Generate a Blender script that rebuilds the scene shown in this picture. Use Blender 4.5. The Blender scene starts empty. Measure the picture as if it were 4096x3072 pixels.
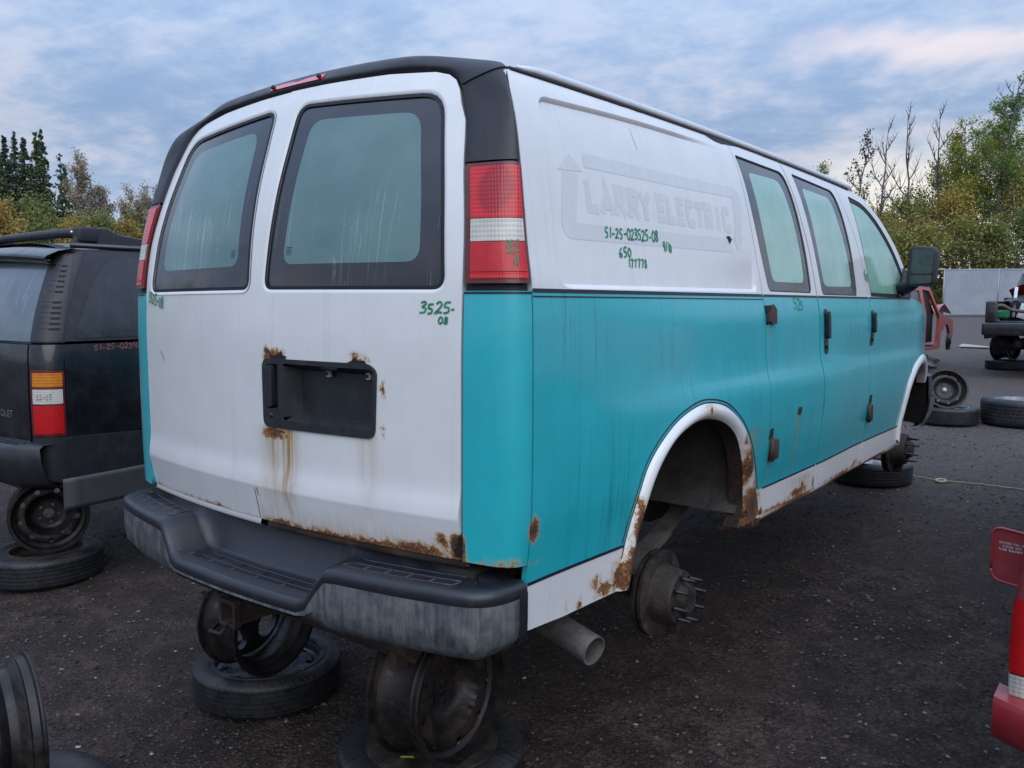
import bpy, bmesh, math, random
import numpy as np
from mathutils import Vector, Matrix, geometry
R_ = math.radians
rng = random.Random(7)
SC = bpy.context.scene
COL = SC.collection

# ------------------------------------------------------------------ camera
cam_d = bpy.data.cameras.new('camera'); cam = bpy.data.objects.new('camera', cam_d); COL.objects.link(cam)
cam_d.sensor_width = 36.0; cam_d.lens = 36.0 * 3367.75 / 4096.0
cam_d.clip_start = 0.05; cam_d.clip_end = 4000
_yaw, _pit, _rol = R_(38.098), R_(5.496), R_(-0.1686)
cam.location = (2.3465, -1.5847, 1.57)
_r = Vector((math.cos(_yaw), math.sin(_yaw), 0))
_f = Vector((-math.sin(_yaw) * math.cos(_pit), math.cos(_yaw) * math.cos(_pit), -math.sin(_pit)))
_u = _r.cross(_f)
_r2 = _r * math.cos(_rol) - _u * math.sin(_rol); _u2 = _r * math.sin(_rol) + _u * math.cos(_rol)
cam.rotation_euler = Matrix((_r2, _u2, -_f)).transposed().to_euler()
SC.camera = cam

# ------------------------------------------------------------------ node helper
class NB:
    def __init__(s, mat_or_world):
        mat_or_world.use_nodes = True
        s.t = mat_or_world.node_tree; s.n = s.t.nodes; s.l = s.t.links
        s.n.clear()
    def new(s, typ, **kw):
        nd = s.n.new(typ)
        for k, v in kw.items(): setattr(nd, k, v)
        return nd
    def put(s, sock, v):
        if v is None: return
        if isinstance(v, bpy.types.NodeSocket): s.l.new(v, sock)
        elif hasattr(sock.default_value, '__len__') and not hasattr(v, '__len__'): sock.default_value = [v] * len(sock.default_value)
        elif hasattr(v, '__len__') and len(sock.default_value) == 4 and len(v) == 3: sock.default_value = (*v, 1)
        else: sock.default_value = v
    def m(s, op, a, b=0.0, c=0.0, clamp=False):
        nd = s.new('ShaderNodeMath', operation=op); nd.use_clamp = clamp
        s.put(nd.inputs[0], a); s.put(nd.inputs[1], b); s.put(nd.inputs[2], c); return nd.outputs[0]
    def vm(s, op, a, b=None, out=0):
        nd = s.new('ShaderNodeVectorMath', operation=op); s.put(nd.inputs[0], a)
        if b is not None: s.put(nd.inputs[1] if op != 'SCALE' else nd.inputs['Scale'], b)
        return nd.outputs['Value'] if out else nd.outputs[0]
    def mix(s, f, a, b, blend='MIX'):
        nd = s.new('ShaderNodeMix', data_type='RGBA', blend_type=blend)
        s.put(nd.inputs[0], f); s.put(nd.inputs[6], a); s.put(nd.inputs[7], b); return nd.outputs[2]
    def noise(s, vec, scale=5, detail=4, rough=.55, out=0, dist=0):
        nd = s.new('ShaderNodeTexNoise'); s.put(nd.inputs['Vector'], vec); nd.inputs['Scale'].default_value = scale
        nd.inputs['Detail'].default_value = detail; nd.inputs['Roughness'].default_value = rough; nd.inputs['Distortion'].default_value = dist
        return nd.outputs[out]
    def vor(s, vec, scale, feature='F1', out='Distance', rand=1):
        nd = s.new('ShaderNodeTexVoronoi', feature=feature); s.put(nd.inputs['Vector'], vec); nd.inputs['Scale'].default_value = scale
        nd.inputs['Randomness'].default_value = rand
        return nd.outputs[out]
    def ramp(s, fac, stops, interp='LINEAR'):
        nd = s.new('ShaderNodeValToRGB'); nd.color_ramp.interpolation = interp; e = nd.color_ramp.elements
        while len(e) > 1: e.remove(e[-1])
        for i, (p, c) in enumerate(stops):
            el = e[0] if i == 0 else e.new(p)
            el.position = p; el.color = (c, c, c, 1) if not hasattr(c, '__len__') else (*c, 1)
        s.put(nd.inputs[0], fac); return nd.outputs[0]
    def rng(s, v, a, b, c=0., d=1., smooth=True):
        nd = s.new('ShaderNodeMapRange', interpolation_type='SMOOTHSTEP' if smooth else 'LINEAR')
        s.put(nd.inputs[0], v); s.put(nd.inputs[1], a); s.put(nd.inputs[2], b); s.put(nd.inputs[3], c); s.put(nd.inputs[4], d); return nd.outputs[0]
    def scl(s, vec, sc):
        return s.vm('MULTIPLY', vec, sc)
    def xyz(s, vec):
        nd = s.new('ShaderNodeSeparateXYZ'); s.put(nd.inputs[0], vec); return nd.outputs
    def comb(s, x, y, z):
        nd = s.new('ShaderNodeCombineXYZ'); s.put(nd.inputs[0], x); s.put(nd.inputs[1], y); s.put(nd.inputs[2], z); return nd.outputs[0]
    def obj(s): return s.new('ShaderNodeTexCoord').outputs['Object']
    def attr(s, name, vec=False):
        nd = s.new('ShaderNodeAttribute', attribute_name=name); return nd.outputs['Color' if vec else 'Fac']
    def bump(s, h, strength=.3, dist=.01):
        nd = s.new('ShaderNodeBump'); nd.inputs['Strength'].default_value = strength; nd.inputs['Distance'].default_value = dist
        s.put(nd.inputs['Height'], h); return nd.outputs[0]
    def bsdf(s, col, rough=.5, metal=0., coat=0., coatr=.1, normal=None, spec=.5, trans=None, sub=None):
        p = s.new('ShaderNodeBsdfPrincipled')
        s.put(p.inputs['Base Color'], col); s.put(p.inputs['Roughness'], rough); s.put(p.inputs['Metallic'], metal)
        s.put(p.inputs['Coat Weight'], coat); s.put(p.inputs['Coat Roughness'], coatr); s.put(p.inputs['Specular IOR Level'], spec)
        if trans is not None: s.put(p.inputs['Transmission Weight'], trans)
        if normal is not None: s.put(p.inputs['Normal'], normal)
        o = s.new('ShaderNodeOutputMaterial'); s.l.new(p.outputs[0], o.inputs[0]); return p

# ------------------------------------------------------------------ world: dusk sky with thin broken cloud
W = bpy.data.worlds.new('World'); SC.world = W
FILL_EL, FILL_AZ = R_(42), math.atan2(0.74, -0.67)
b = NB(W)
D = b.new('ShaderNodeTexCoord').outputs['Generated']
sk = b.new('ShaderNodeTexSky', sky_type='NISHITA'); sk.sun_disc = False
sk.sun_elevation = FILL_EL; sk.sun_rotation = FILL_AZ; sk.air_density = 1.2; sk.dust_density = 2.0; sk.ozone_density = 2
dx, dy, dz = b.xyz(D)
zc = b.m('ADD', b.m('MAXIMUM', dz, 0.0), 0.20)
px = b.m('DIVIDE', dx, zc); py = b.m('DIVIDE', dy, zc)
# streets of cloud run across the view, tilted up to the right
ca, sa = math.cos(R_(8)), math.sin(R_(8))
qa = b.m('ADD', b.m('MULTIPLY', px, ca), b.m('MULTIPLY', py, sa))
qb = b.m('SUBTRACT', b.m('MULTIPLY', py, ca), b.m('MULTIPLY', px, sa))
cv = b.comb(b.m('MULTIPLY', qa, .72), b.m('MULTIPLY', qb, 1.0), 0)
n1 = b.noise(cv, 1.45, 4, .58, dist=.35)
n2 = b.noise(b.scl(b.vm('ADD', cv, (7.3, 2.1, 0)), (1.25, 1, 1)), 8.5, 3, .65)
cl = b.m('ADD', b.m('MULTIPLY', n1, .68), b.m('MULTIPLY', n2, .32))
cover = b.rng(cl, .38, .62)
col = b.mix(cover, (.255, .37, .585), (.415, .515, .69))
pink = b.m('MULTIPLY', b.rng(cl, .47, .64), b.rng(dz, .42, .04))
col = b.mix(b.m('MULTIPLY', pink, .60), col, (.74, .655, .70))
# lit streak of cloud high on the right
bz = b.m('ADD', dz, b.m('MULTIPLY', b.m('SUBTRACT', n1, .5), .16))
bd = b.vm('DOT_PRODUCT', D, Vector((-0.122, 0.993, 0.27)).normalized(), out=1)
stk = b.m('MULTIPLY', b.rng(b.m('ABSOLUTE', b.m('SUBTRACT', bz, .262)), .024, .003), b.rng(bd, .965, .996))
col = b.mix(b.m('MULTIPLY', stk, .62), col, (.88, .76, .76))
hor = b.rng(dz, .20, .0)
col = b.mix(b.m('MULTIPLY', hor, .45), col, (.56, .66, .84))
# afterglow low behind the trees on the right
gd = b.vm('DOT_PRODUCT', D, Vector((-0.187, 0.978, 0.105)).normalized(), out=1)
gl = b.m('MULTIPLY', b.rng(gd, .983, .9990), b.m('MULTIPLY', b.rng(cl, .36, .56, .5, 1.), b.rng(dz, .20, .10)))
col = b.mix(b.m('MULTIPLY', gl, .8), col, (1.25, 1.12, .88))
col = b.mix(.12, col, b.scl(sk.outputs[0], (.06, .06, .06)))
col = b.scl(col, b.rng(dz, .18, 1., 1., 2.7, False))
bg = b.new('ShaderNodeBackground'); b.put(bg.inputs[0], col); bg.inputs[1].default_value = 0.60
ow = b.new('ShaderNodeOutputWorld'); b.l.new(bg.outputs[0], ow.inputs[0])

# ------------------------------------------------------------------ fill lamp: broad soft light added behind the camera, standing for open sky
sd = bpy.data.lights.new('fill_lamp', 'SUN'); fill_lamp = bpy.data.objects.new('fill_lamp', sd); COL.objects.link(fill_lamp)
sd.energy = .85; sd.angle = R_(70); sd.color = (1.0, .985, .965)
_sv = Vector((math.sin(FILL_AZ) * math.cos(FILL_EL), math.cos(FILL_AZ) * math.cos(FILL_EL), math.sin(FILL_EL)))
fill_lamp.rotation_euler = _sv.to_track_quat('Z', 'Y').to_euler(); fill_lamp.location = (10, -10, 15)
SC.view_settings.view_transform = 'Standard'; SC.view_settings.look = 'None'; SC.view_settings.gamma = 1
SC.view_settings.exposure = 0.92; SC.view_settings.use_curve_mapping = False

SC.render.engine = 'CYCLES'; cy = SC.cycles
cy.max_bounces = 4; cy.diffuse_bounces = 2; cy.glossy_bounces = 2; cy.transmission_bounces = 2; cy.transparent_max_bounces = 4
cy.caustics_reflective = False; cy.caustics_refractive = False

# ------------------------------------------------------------------ mesh helpers
def spl(t):
    xs = [p[0] for p in t]; ys = [p[1] for p in t]; n = len(xs)
    h = [xs[i+1]-xs[i] for i in range(n-1)]; d = [(ys[i+1]-ys[i])/h[i] for i in range(n-1)]
    m = [d[0]]+[0 if d[i-1]*d[i] <= 0 else 2*d[i-1]*d[i]/(d[i-1]+d[i]) for i in range(1, n-1)]+[d[-1]]
    def f(x):
        if x <= xs[0]: return ys[0]+m[0]*(x-xs[0])
        if x >= xs[-1]: return ys[-1]+m[-1]*(x-xs[-1])
        i = 0
        while x > xs[i+1]: i += 1
        t = (x-xs[i])/h[i]; t2 = t*t; t3 = t2*t
        return ys[i]*(2*t3-3*t2+1)+m[i]*h[i]*(t3-2*t2+t)+ys[i+1]*(-2*t3+3*t2)+m[i+1]*h[i]*(t3-t2)
    return f
def sstep(a, b, x):
    t = min(1, max(0, (x-a)/(b-a))); return t*t*(3-2*t)
def catmull(pts, n=6, closed=False):
    P = [Vector(p) for p in pts]; out = []; N = len(P)
    for i in range(N if closed else N-1):
        p0 = P[(i-1) % N] if closed or i > 0 else P[0]; p1 = P[i]; p2 = P[(i+1) % N]
        p3 = P[(i+2) % N] if closed or i+2 < N else P[-1]
        for k in range(n):
            t = k/n; t2 = t*t; t3 = t2*t
            out.append(.5*((2*p1)+(p2-p0)*t+(2*p0-5*p1+4*p2-p3)*t2+(3*p1-p0-3*p2+p3)*t3))
    if not closed: out.append(P[-1])
    return [tuple(q) for q in out]
def rpoly(c, r, n=5):
    """closed polygon with rounded corners; r one radius or one per corner"""
    N = len(c); out = []
    for i in range(N):
        p = Vector(c[i]); a = Vector(c[i-1]); d = Vector(c[(i+1) % N]); ri = r[i] if hasattr(r, '__len__') else r
        e1 = (a-p); e2 = (d-p); ri = min(ri, e1.length*.48, e2.length*.48)
        if ri < 1e-5: out.append(tuple(p)); continue
        s = p+e1.normalized()*ri; t = p+e2.normalized()*ri
        for k in range(n+1):
            q = k/n; out.append(tuple(s*(1-q)**2+p*2*q*(1-q)+t*q*q))
    return out
def resample(pts, n, closed=False):
    P = np.array(pts, float)
    if closed: P = np.vstack([P, P[:1]])
    d = np.r_[0, np.cumsum(np.linalg.norm(np.diff(P, axis=0), axis=1))]
    t = np.linspace(0, d[-1], n+1 if closed else n)
    Q = np.stack([np.interp(t, d, P[:, k]) for k in range(P.shape[1])], 1)
    return [tuple(q) for q in (Q[:-1] if closed else Q)]
def densify(poly, step):
    out = []; N = len(poly)
    for i in range(N):
        a = Vector(poly[i]); b_ = Vector(poly[(i+1) % N]); k = max(1, int(math.ceil((b_-a).length/step)))
        for j in range(k): out.append(tuple(a.lerp(b_, j/k)))
    return out
def offset(poly, d):
    """offset of a closed polygon, d>0 grows"""
    P = np.array(poly, float); A = .5*np.sum(P[:, 0]*np.roll(P[:, 1], -1)-np.roll(P[:, 0], -1)*P[:, 1])
    e = np.roll(P, -1, 0)-P; e /= np.maximum(np.linalg.norm(e, axis=1), 1e-9)[:, None]
    nn = np.stack([e[:, 1], -e[:, 0]], 1)*(1 if A > 0 else -1)
    v = nn+np.roll(nn, 1, 0); L = np.maximum(np.linalg.norm(v, axis=1), .5)
    v = v/L[:, None]*(2/np.maximum(L, 1.0))[:, None]*.5*1.0
    v = v/np.maximum(np.linalg.norm(v, axis=1), 1e-9)[:, None]
    return [tuple(q) for q in P+v*d]

def in_poly(P, poly):
    Q = np.array(poly); x, y = P[:, 0], P[:, 1]; r = np.zeros(len(P), bool)
    for (xa, ya), (xb, yb) in zip(Q, np.roll(Q, -1, 0)):
        if ya == yb: continue
        r ^= ((ya > y) != (yb > y)) & (x < (xb-xa)*(y-ya)/(yb-ya)+xa)
    return r
class MB:
    def __init__(s): s.v = []; s.f = []
    def add(s, v, f):
        o = len(s.v); s.v += [tuple(q) for q in v]; s.f += [tuple(i+o for i in q) for q in f]; return s
    def box(s, c, size, rot=None, bev=0):
        bm = bmesh.new(); bmesh.ops.create_cube(bm, size=1)
        for v in bm.verts: v.co = Vector((v.co.x*size[0], v.co.y*size[1], v.co.z*size[2]))
        if bev: bmesh.ops.bevel(bm, geom=bm.edges[:], offset=bev, segments=2, affect='EDGES', profile=.6)
        M = rot.to_matrix() if rot is not None and hasattr(rot, 'to_matrix') else (rot or Matrix.Identity(3))
        bm.verts.index_update()
        s.add([M @ v.co+Vector(c) for v in bm.verts], [[v.index for v in f.verts] for f in bm.faces]); bm.free(); return s
    def tube(s, path, r, n=10, caps=True, flat=None):
        P = [Vector(p) for p in path]; rings = []; up = None
        for i, p in enumerate(P):
            t = (P[min(i+1, len(P)-1)]-P[max(i-1, 0)]).normalized()
            if up is None:
                up = Vector((0, 0, 1)) if abs(t.z) < .9 else Vector((1, 0, 0))
            a = t.cross(up).normalized(); up = a.cross(t).normalized()
            ri = r[i] if hasattr(r, '__len__') else r
            rings.append([p+(a*math.cos(2*math.pi*k/n)+up*math.sin(2*math.pi*k/n)*(flat or 1))*ri for k in range(n)])
        v = [q for R in rings for q in R]
        f = [(i*n+k, i*n+(k+1) % n, (i+1)*n+(k+1) % n, (i+1)*n+k) for i in range(len(P)-1) for k in range(n)]
        if caps: f += [tuple(range(n))[::-1], tuple((len(P)-1)*n+k for k in range(n))]
        return s.add(v, f)
    def lathe(s, prof, n=32, M=None, closed=False):
        v = []; f = []; m = len(prof)
        for k in range(n):
            a = 2*math.pi*k/n
            for r, z in prof: v.append((r*math.cos(a), r*math.sin(a), z))
        for k in range(n):
            for j in range(m if closed else m-1):
                f.append((k*m+j, ((k+1) % n)*m+j, ((k+1) % n)*m+(j+1) % m, k*m+(j+1) % m))
        if M is not None: v = [M @ Vector(q) for q in v]
        return s.add(v, f)
    def loft(s, rows, closed=False, capends=False):
        n = len(rows[0]); v = [q for r in rows for q in r]; f = []
        for i in range(len(rows)-1):
            for k in range(n if closed else n-1):
                f.append((i*n+k, i*n+(k+1) % n, (i+1)*n+(k+1) % n, (i+1)*n+k))
        if capends: f += [tuple(range(n))[::-1], tuple((len(rows)-1)*n+k for k in range(n))]
        return s.add(v, f)
    def sheet(s, outline, fn, step=.03, holes=(), flange=0., lift=0., fl_holes=True, fdir=None, lines=()):
        """outline / holes in a 2D chart, filled with a fine triangulation and carried to space by fn"""
        loops = [densify(outline, step)]+[densify(h, step) for h in holes]
        pts = []; edges = []
        for L in loops:
            o = len(pts); pts += L; edges += [(o+i, o+(i+1) % len(L)) for i in range(len(L))]
        for ln in lines:
            o = len(pts); pts += ln; edges += [(o+i, o+i+1) for i in range(len(ln)-1)]
        B = np.array(pts); a0, b0 = B.min(0); a1, b1 = B.max(0)
        ga, gb = np.meshgrid(np.arange(a0+step*.5, a1, step), np.arange(b0+step*.5, b1, step)); G = np.stack([ga.ravel(), gb.ravel()], 1)
        if len(G):
            ok = np.ones(len(G), bool)
            for i0 in range(0, len(G), 4000):
                d = ((G[i0:i0+4000, None, :]-B[None])**2).sum(2).min(1); ok[i0:i0+4000] = d > (step*.5)**2
            G = G[ok]
        allp = [Vector(p) for p in pts]+[Vector(p) for p in G]
        r = geometry.delaunay_2d_cdt(allp, edges, [], 0, 1e-6)
        vs = r[0]; fs = [f for f in r[2]]
        V2 = np.array([(q[0], q[1]) for q in vs]); C2 = np.array([V2[list(f)].mean(0) for f in fs])
        ins = in_poly(C2, loops[0])
        for hl in loops[1:]: ins &= ~in_poly(C2, hl)
        fs = [f for f, k in zip(fs, ins) if k]
        used = sorted({i for f in fs for i in f}); rm_ = {o: i for i, o in enumerate(used)}
        vs = [vs[i] for i in used]; fs = [tuple(rm_[i] for i in f) for f in fs]
        def nrm(a, b_):
            h = 1e-3; p = Vector(fn(a, b_)); n = (Vector(fn(a+h, b_))-p).cross(Vector(fn(a, b_+h))-p)
            return n.normalized()
        def mp(a, b_):
            p = Vector(fn(a, b_))
            return p+nrm(a, b_)*lift if lift else p
        s.add([mp(q[0], q[1]) for q in vs], fs)
        if flange:
            for li, L in enumerate(loops):
                if li and not fl_holes: continue
                top = [mp(*q) for q in L]; bot = []
                for q, t in zip(L, top):
                    n = Vector(fdir) if fdir else nrm(*q); bot.append(t-n*flange)
                N = len(L); s.add(top+bot, [(i, (i+1) % N, N+(i+1) % N, N+i) for i in range(N)])
        return s
    def ribbon(s, path, w, fn, lift=.0015, closed=False):
        P = [Vector(p) for p in path]; N = len(P); v = []
        def nrm(a, b_):
            h = 1e-3; p = Vector(fn(a, b_)); return (Vector(fn(a+h, b_))-p).cross(Vector(fn(a, b_+h))-p).normalized()
        for i in range(N):
            a = P[(i-1) % N] if closed else P[max(i-1, 0)]; c = P[(i+1) % N] if closed else P[min(i+1, N-1)]
            e1 = (P[i]-a); e2 = (c-P[i]); e1 = e1.normalized() if e1.length > 1e-9 else e2.normalized(); e2 = e2.normalized() if e2.length > 1e-9 else e1
            t = (e1+e2); t = t.normalized() if t.length > .1 else e1
            n = Vector((-t.y, t.x)); k = w/2/max(.45, abs(n.dot(Vector((-e1.y, e1.x)))))
            for sg in (-1, 1):
                q = P[i]+n*k*sg; v.append(Vector(fn(q.x, q.y))+nrm(q.x, q.y)*lift)
        f = [(2*i, 2*i+1, 2*((i+1) % N)+1, 2*((i+1) % N)) for i in range(N if closed else N-1)]
        return s.add(v, f)
    def build(s, name, mat, parent=None, smooth=True, local=False, attrs=None, sharp=None):
        me = bpy.data.meshes.new(name)
        vv = s.v
        o = bpy.data.objects.new(name, me)
        if parent is not None:
            o.parent = parent
            if not local:
                inv = INV[parent.name]
                vv = [inv @ Vector(q) for q in s.v]
        me.from_pydata([tuple(q) for q in vv], [], s.f)
        if attrs:
            for k, fnc in attrs.items():
                at = me.attributes.new(k, 'FLOAT', 'POINT'); at.data.foreach_set('value', np.asarray(fnc(np.array([tuple(q) for q in s.v])), dtype=np.float32))
        me.update()
        if smooth: me.shade_smooth()
        if sharp: me.set_sharp_from_angle(angle=R_(sharp))
        me.materials.append(mat); COL.objects.link(o)
        if parent is not None: INV[o.name] = INV[parent.name]
        return o
INV = {}
def thing(name, label, cat, loc=(0, 0, 0), rot=None, group=None):
    o = bpy.data.objects.new(name, None); COL.objects.link(o); o.empty_display_size = .1
    M = Matrix.Translation(loc)
    if rot is not None:
        M = M @ rot.to_4x4(); o.rotation_euler = rot.to_euler()
    o.location = loc; INV[o.name] = M.inverted()
    return tag(o, label, cat, group)
def copy_tree(o, parent=None, name=None):
    c = o.copy(); COL.objects.link(c)
    if parent is not None: c.parent = parent
    for ch in list(o.children): copy_tree(ch, c)
    return c
def axis_rot(ax, spin=0.):
    z = Vector(ax).normalized(); x = z.cross(Vector((0, 0, 1))) if abs(z.z) < .95 else Vector((1, 0, 0))
    x.normalize(); y = z.cross(x); M = Matrix((x, y, z)).transposed()
    return M @ Matrix.Rotation(spin, 3, 'Z')
def tag(o, label=None, cat=None, group=None, kind=None):
    if label: o['label'] = label
    if cat: o['category'] = cat
    if group: o['group'] = group
    if kind: o['kind'] = kind
    return o

# ------------------------------------------------------------------ materials
def mat(name): return bpy.data.materials.new(name)
def simple(name, col, rough=.5, metal=0., coat=0., var=.15, vscale=30, bump=0., bscale=200, spec=.5, coatr=.1):
    m_ = mat(name); b = NB(m_); P = b.obj()
    n = b.noise(P, vscale, 5, .6)
    c = b.mix(b.rng(n, .3, .7), tuple(x*(1-var) for x in col), tuple(min(1, x*(1+var)) for x in col))
    nm = b.bump(b.noise(P, bscale, 3), bump, .004) if bump else None
    b.bsdf(c, b.rng(n, .2, .8, max(0, rough-.08), min(1, rough+.08)), metal, coat, coatr, nm, spec); return m_
def paint(name, white=(.725, .72, .71), teal=None, rear=False):
    """aged vehicle paint: two tone by height, rain streaks, road film, rust where the 'rust' attribute says"""
    m_ = mat(name); b = NB(m_); P = b.obj(); x, y, z = b.xyz(P)
    col = white
    fine = b.noise(P, 9, 4)
    w = b.mix(b.rng(fine, .3, .75), tuple(c*.95 for c in white), white)
    if rear:
        st = b.noise(b.scl(P, (55, 8, 1.1)), 1, 4, .6)
    else:
        st = b.noise(b.scl(P, (8, 55, 1.1)), 1, 4, .6)
    w = b.mix(b.m('MULTIPLY', b.rng(st, .52, .75), .16), w, (.40, .40, .41))
    if teal:
        tm = b.m('MULTIPLY', b.m('GREATER_THAN', z, .787), b.m('LESS_THAN', z, 1.603))
        t = b.mix(b.rng(fine, .3, .75), tuple(c*.93 for c in teal), teal)
        dr = b.noise(b.scl(P, (3, 62, .55)), 1, 2, .5)
        zone = b.rng(b.noise(b.scl(P, (1, 2.3, .9)), 1, 2), .40, .55)
        drip = b.m('MULTIPLY', b.rng(b.m('ABSOLUTE', b.m('SUBTRACT', dr, .57)), .022, .006), zone)
        t = b.mix(b.m('MULTIPLY', drip, .55), t, tuple(c*.42 for c in teal))
        # chalking toward matt on the flanks
        ch = b.rng(b.noise(b.scl(P, (2, 3, 3)), 1.3, 4), .45, .8)
        t = b.mix(b.m('MULTIPLY', ch, .10), t, (.16, .36, .42))
        w = b.mix(tm, w, t)
    # small chips and scratches
    chips = b.m('MULTIPLY', b.m('LESS_THAN', b.vor(P, 34), .045), b.m('GREATER_THAN', b.noise(P, 3.1, 2), .60))
    w = b.mix(b.m('MULTIPLY', chips, .7), w, (.62, .60, .58) if teal else (.16, .12, .10))
    # run-off stains
    sa = b.attr('stain'); s2 = b.noise(b.scl(P, (75, 75, 2.2)), 1, 3, .6)
    sf = b.m('MULTIPLY', sa, b.rng(s2, .34, .62, .38, 1.0))
    w = b.mix(b.m('MULTIPLY', sf, 1.0, clamp=True), w, (.34, .205, .06))
    # rust
    ra = b.attr('rust'); nz = b.noise(P, 26, 6, .68); nf = b.noise(P, 110, 4, .6)
    rv = b.m('ADD', ra, b.m('ADD', b.m('MULTIPLY', b.m('SUBTRACT', nz, .5), 1.5), b.m('MULTIPLY', b.m('SUBTRACT', nf, .5), .5)))
    rm = b.m('MULTIPLY', b.rng(rv, .48, .60), b.m('GREATER_THAN', ra, .04))
    halo = b.m('MULTIPLY', b.rng(rv, .22, .52), b.rng(ra, .04, .3))
    rc = b.ramp(b.m('ADD', b.m('MULTIPLY', nf, .55), b.m('MULTIPLY', nz, .45)), [(.34, (.020, .012, .010)), (.44, (.075, .028, .013)), (.52, (.20, .075, .022)), (.60, (.36, .155, .042)), (.72, (.48, .31, .14))])
    deep = b.m('MULTIPLY', b.rng(rv, .72, 1.0), b.rng(b.noise(P, 17, 4), .36, .54))
    rc = b.mix(b.m('MULTIPLY', deep, .88), rc, (.030, .017, .013))
    w = b.mix(b.m('MULTIPLY', halo, .55), w, (.45, .27, .09))
    w = b.mix(rm, w, rc)
    rough = b.mix(rm, b.rng(st, .3, .7, .28, .42), .9)
    h = b.m('ADD', b.m('MULTIPLY', b.m('MULTIPLY', rm, nf), 1.4), b.m('MULTIPLY', rm, -.6))
    orange = b.noise(P, 420, 2)
    dent = b.noise(P, 3.2, 3, .5)
    nm = b.bump(b.m('ADD', h, b.m('ADD', b.m('MULTIPLY', orange, .012), b.m('MULTIPLY', dent, .55))), .5, .006)
    b.bsdf(w, rough, 0., b.m('MULTIPLY', b.m('SUBTRACT', 1., rm), .9), .14, nm, .5); return m_
TEAL = (.017, .42, .475)
M = {}
M['van'] = paint('van_two_tone_paint', teal=TEAL)
M['van_white'] = paint('van_white_paint', rear=True)
M['van_roof'] = paint('van_roof_paint', white=(.66, .68, .70))
M['ghost'] = paint('faded_decal_white', white=(.645, .645, .655))
M['ghost2'] = paint('faded_decal_lettering', white=(.63, .63, .64))
M['pin'] = simple('dark_pinstripe', (.012, .016, .03), .4)
M['marker'] = simple('green_marker', (.012, .22, .11), .5, var=.4, vscale=60)
M['marker_pink'] = simple('red_marker', (.22, .07, .07), .6, var=.4, vscale=80)
M['print'] = simple('white_print', (.45, .42, .42), .6)
def plastic(name, col, rough, dirt=.3, dcol=(.10, .095, .085), zs=3., bump=.12):
    m_ = mat(name); b = NB(m_); P = b.obj()
    n = b.noise(P, 14, 5, .6); s = b.noise(b.scl(P, (60, 60, zs)), 1, 4, .6)
    d = b.m('MULTIPLY', b.m('ADD', b.rng(n, .45, .75), b.rng(s, .5, .75)), dirt*.5)
    c = b.mix(d, col, dcol)
    nm = b.bump(b.noise(P, 600, 2), bump, .002)
    b.bsdf(c, b.rng(n, .3, .7, rough-.06, rough+.08), 0, 0, .1, nm, .5); return m_
M['blackplastic'] = plastic('black_textured_plastic', (.017, .016, .022), .48, .25)
M['bumperpad'] = plastic('bumper_step_pad_plastic', (.014, .015, .021), .36, .35, (.045, .045, .05))
M['platebox'] = plastic('licence_recess_plastic', (.016, .018, .021), .45, .3)
M['seal'] = simple('rubber_seal', (.006, .006, .007), .6)
M['cavity'] = simple('dark_underbody', (.010, .009, .0085), .9, var=.4)
def bumperface():
    m_ = mat('dull_bumper_face'); b = NB(m_); P = b.obj()
    s = b.noise(b.scl(P, (45, 45, 3.5)), 1, 5, .65, dist=.4); n = b.noise(P, 18, 6, .65)
    c = b.ramp(b.m('ADD', b.m('MULTIPLY', s, .6), b.m('MULTIPLY', n, .4)), [(.34, (.042, .047, .054)), (.48, (.105, .117, .127)), (.58, (.17, .18, .18)), (.72, (.18, .155, .11))])
    b.bsdf(c, b.rng(n, .3, .7, .32, .6), .25, .15, .3, b.bump(n, .15, .003)); return m_
M['bumperface'] = bumperface()
def fogglass(name, col, col2, streak=1., axis=0):
    """window misted over with condensation, cut by runs of water"""
    m_ = mat(name); b = NB(m_); P = b.obj(); x, y, z = b.xyz(P)
    n = b.noise(P, 5, 4); f = b.noise(P, 260, 3, .7)
    c = b.mix(b.rng(n, .3, .7), col, col2)
    c = b.mix(b.m('MULTIPLY', b.rng(f, .5, .8), .22), c, tuple(q*.5 for q in col))
    sc = (46, 3, .8) if axis == 0 else (3, 46, .8)
    wob = b.vm('ADD', b.scl(P, sc), b.scl(b.noise(b.scl(P, (20, 20, 14)), 1, 2, out=1), (.35, .35, .0)))
    d = b.noise(wob, 1, 2, .5)
    band = b.rng(b.noise(b.scl(P, (9, 9, 2.6)), 1, 2), .40, .60)
    dr = b.m('MULTIPLY', b.m('MULTIPLY', b.rng(b.m('ABSOLUTE', b.m('SUBTRACT', d, .55)), .018, .004), band), b.m('MULTIPLY', b.rng(z, 2.0, 1.85), streak)) if axis == 0 else b.m('MULTIPLY', b.m('MULTIPLY', b.rng(b.m('ABSOLUTE', b.m('SUBTRACT', d, .55)), .018, .004), band), streak)
    c = b.mix(b.m('MULTIPLY', dr, .5), c, (.50, .62, .62))
    b.bsdf(c, b.rng(f, .3, .8, .10, .22), 0, .5, .05, b.bump(b.m('ADD', b.m('MULTIPLY', f, .3), dr), .12, .002), .5); return m_
M['glass_rear'] = fogglass('misted_rear_glass', (.090, .165, .165), (.115, .20, .196), .45)
M['glass_rearL'] = fogglass('misted_rear_glass_with_runs', (.095, .175, .172), (.12, .22, .21), 1.0)
M['glass_side'] = fogglass('misted_side_glass', (.26, .45, .375), (.33, .54, .44), .9, 1)  # light passing through the mist is put into this brighter green; front glass too
M['glass_front'] = fogglass('misted_front_glass', (.21, .43, .34), (.29, .54, .42), .4, 1)
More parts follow.
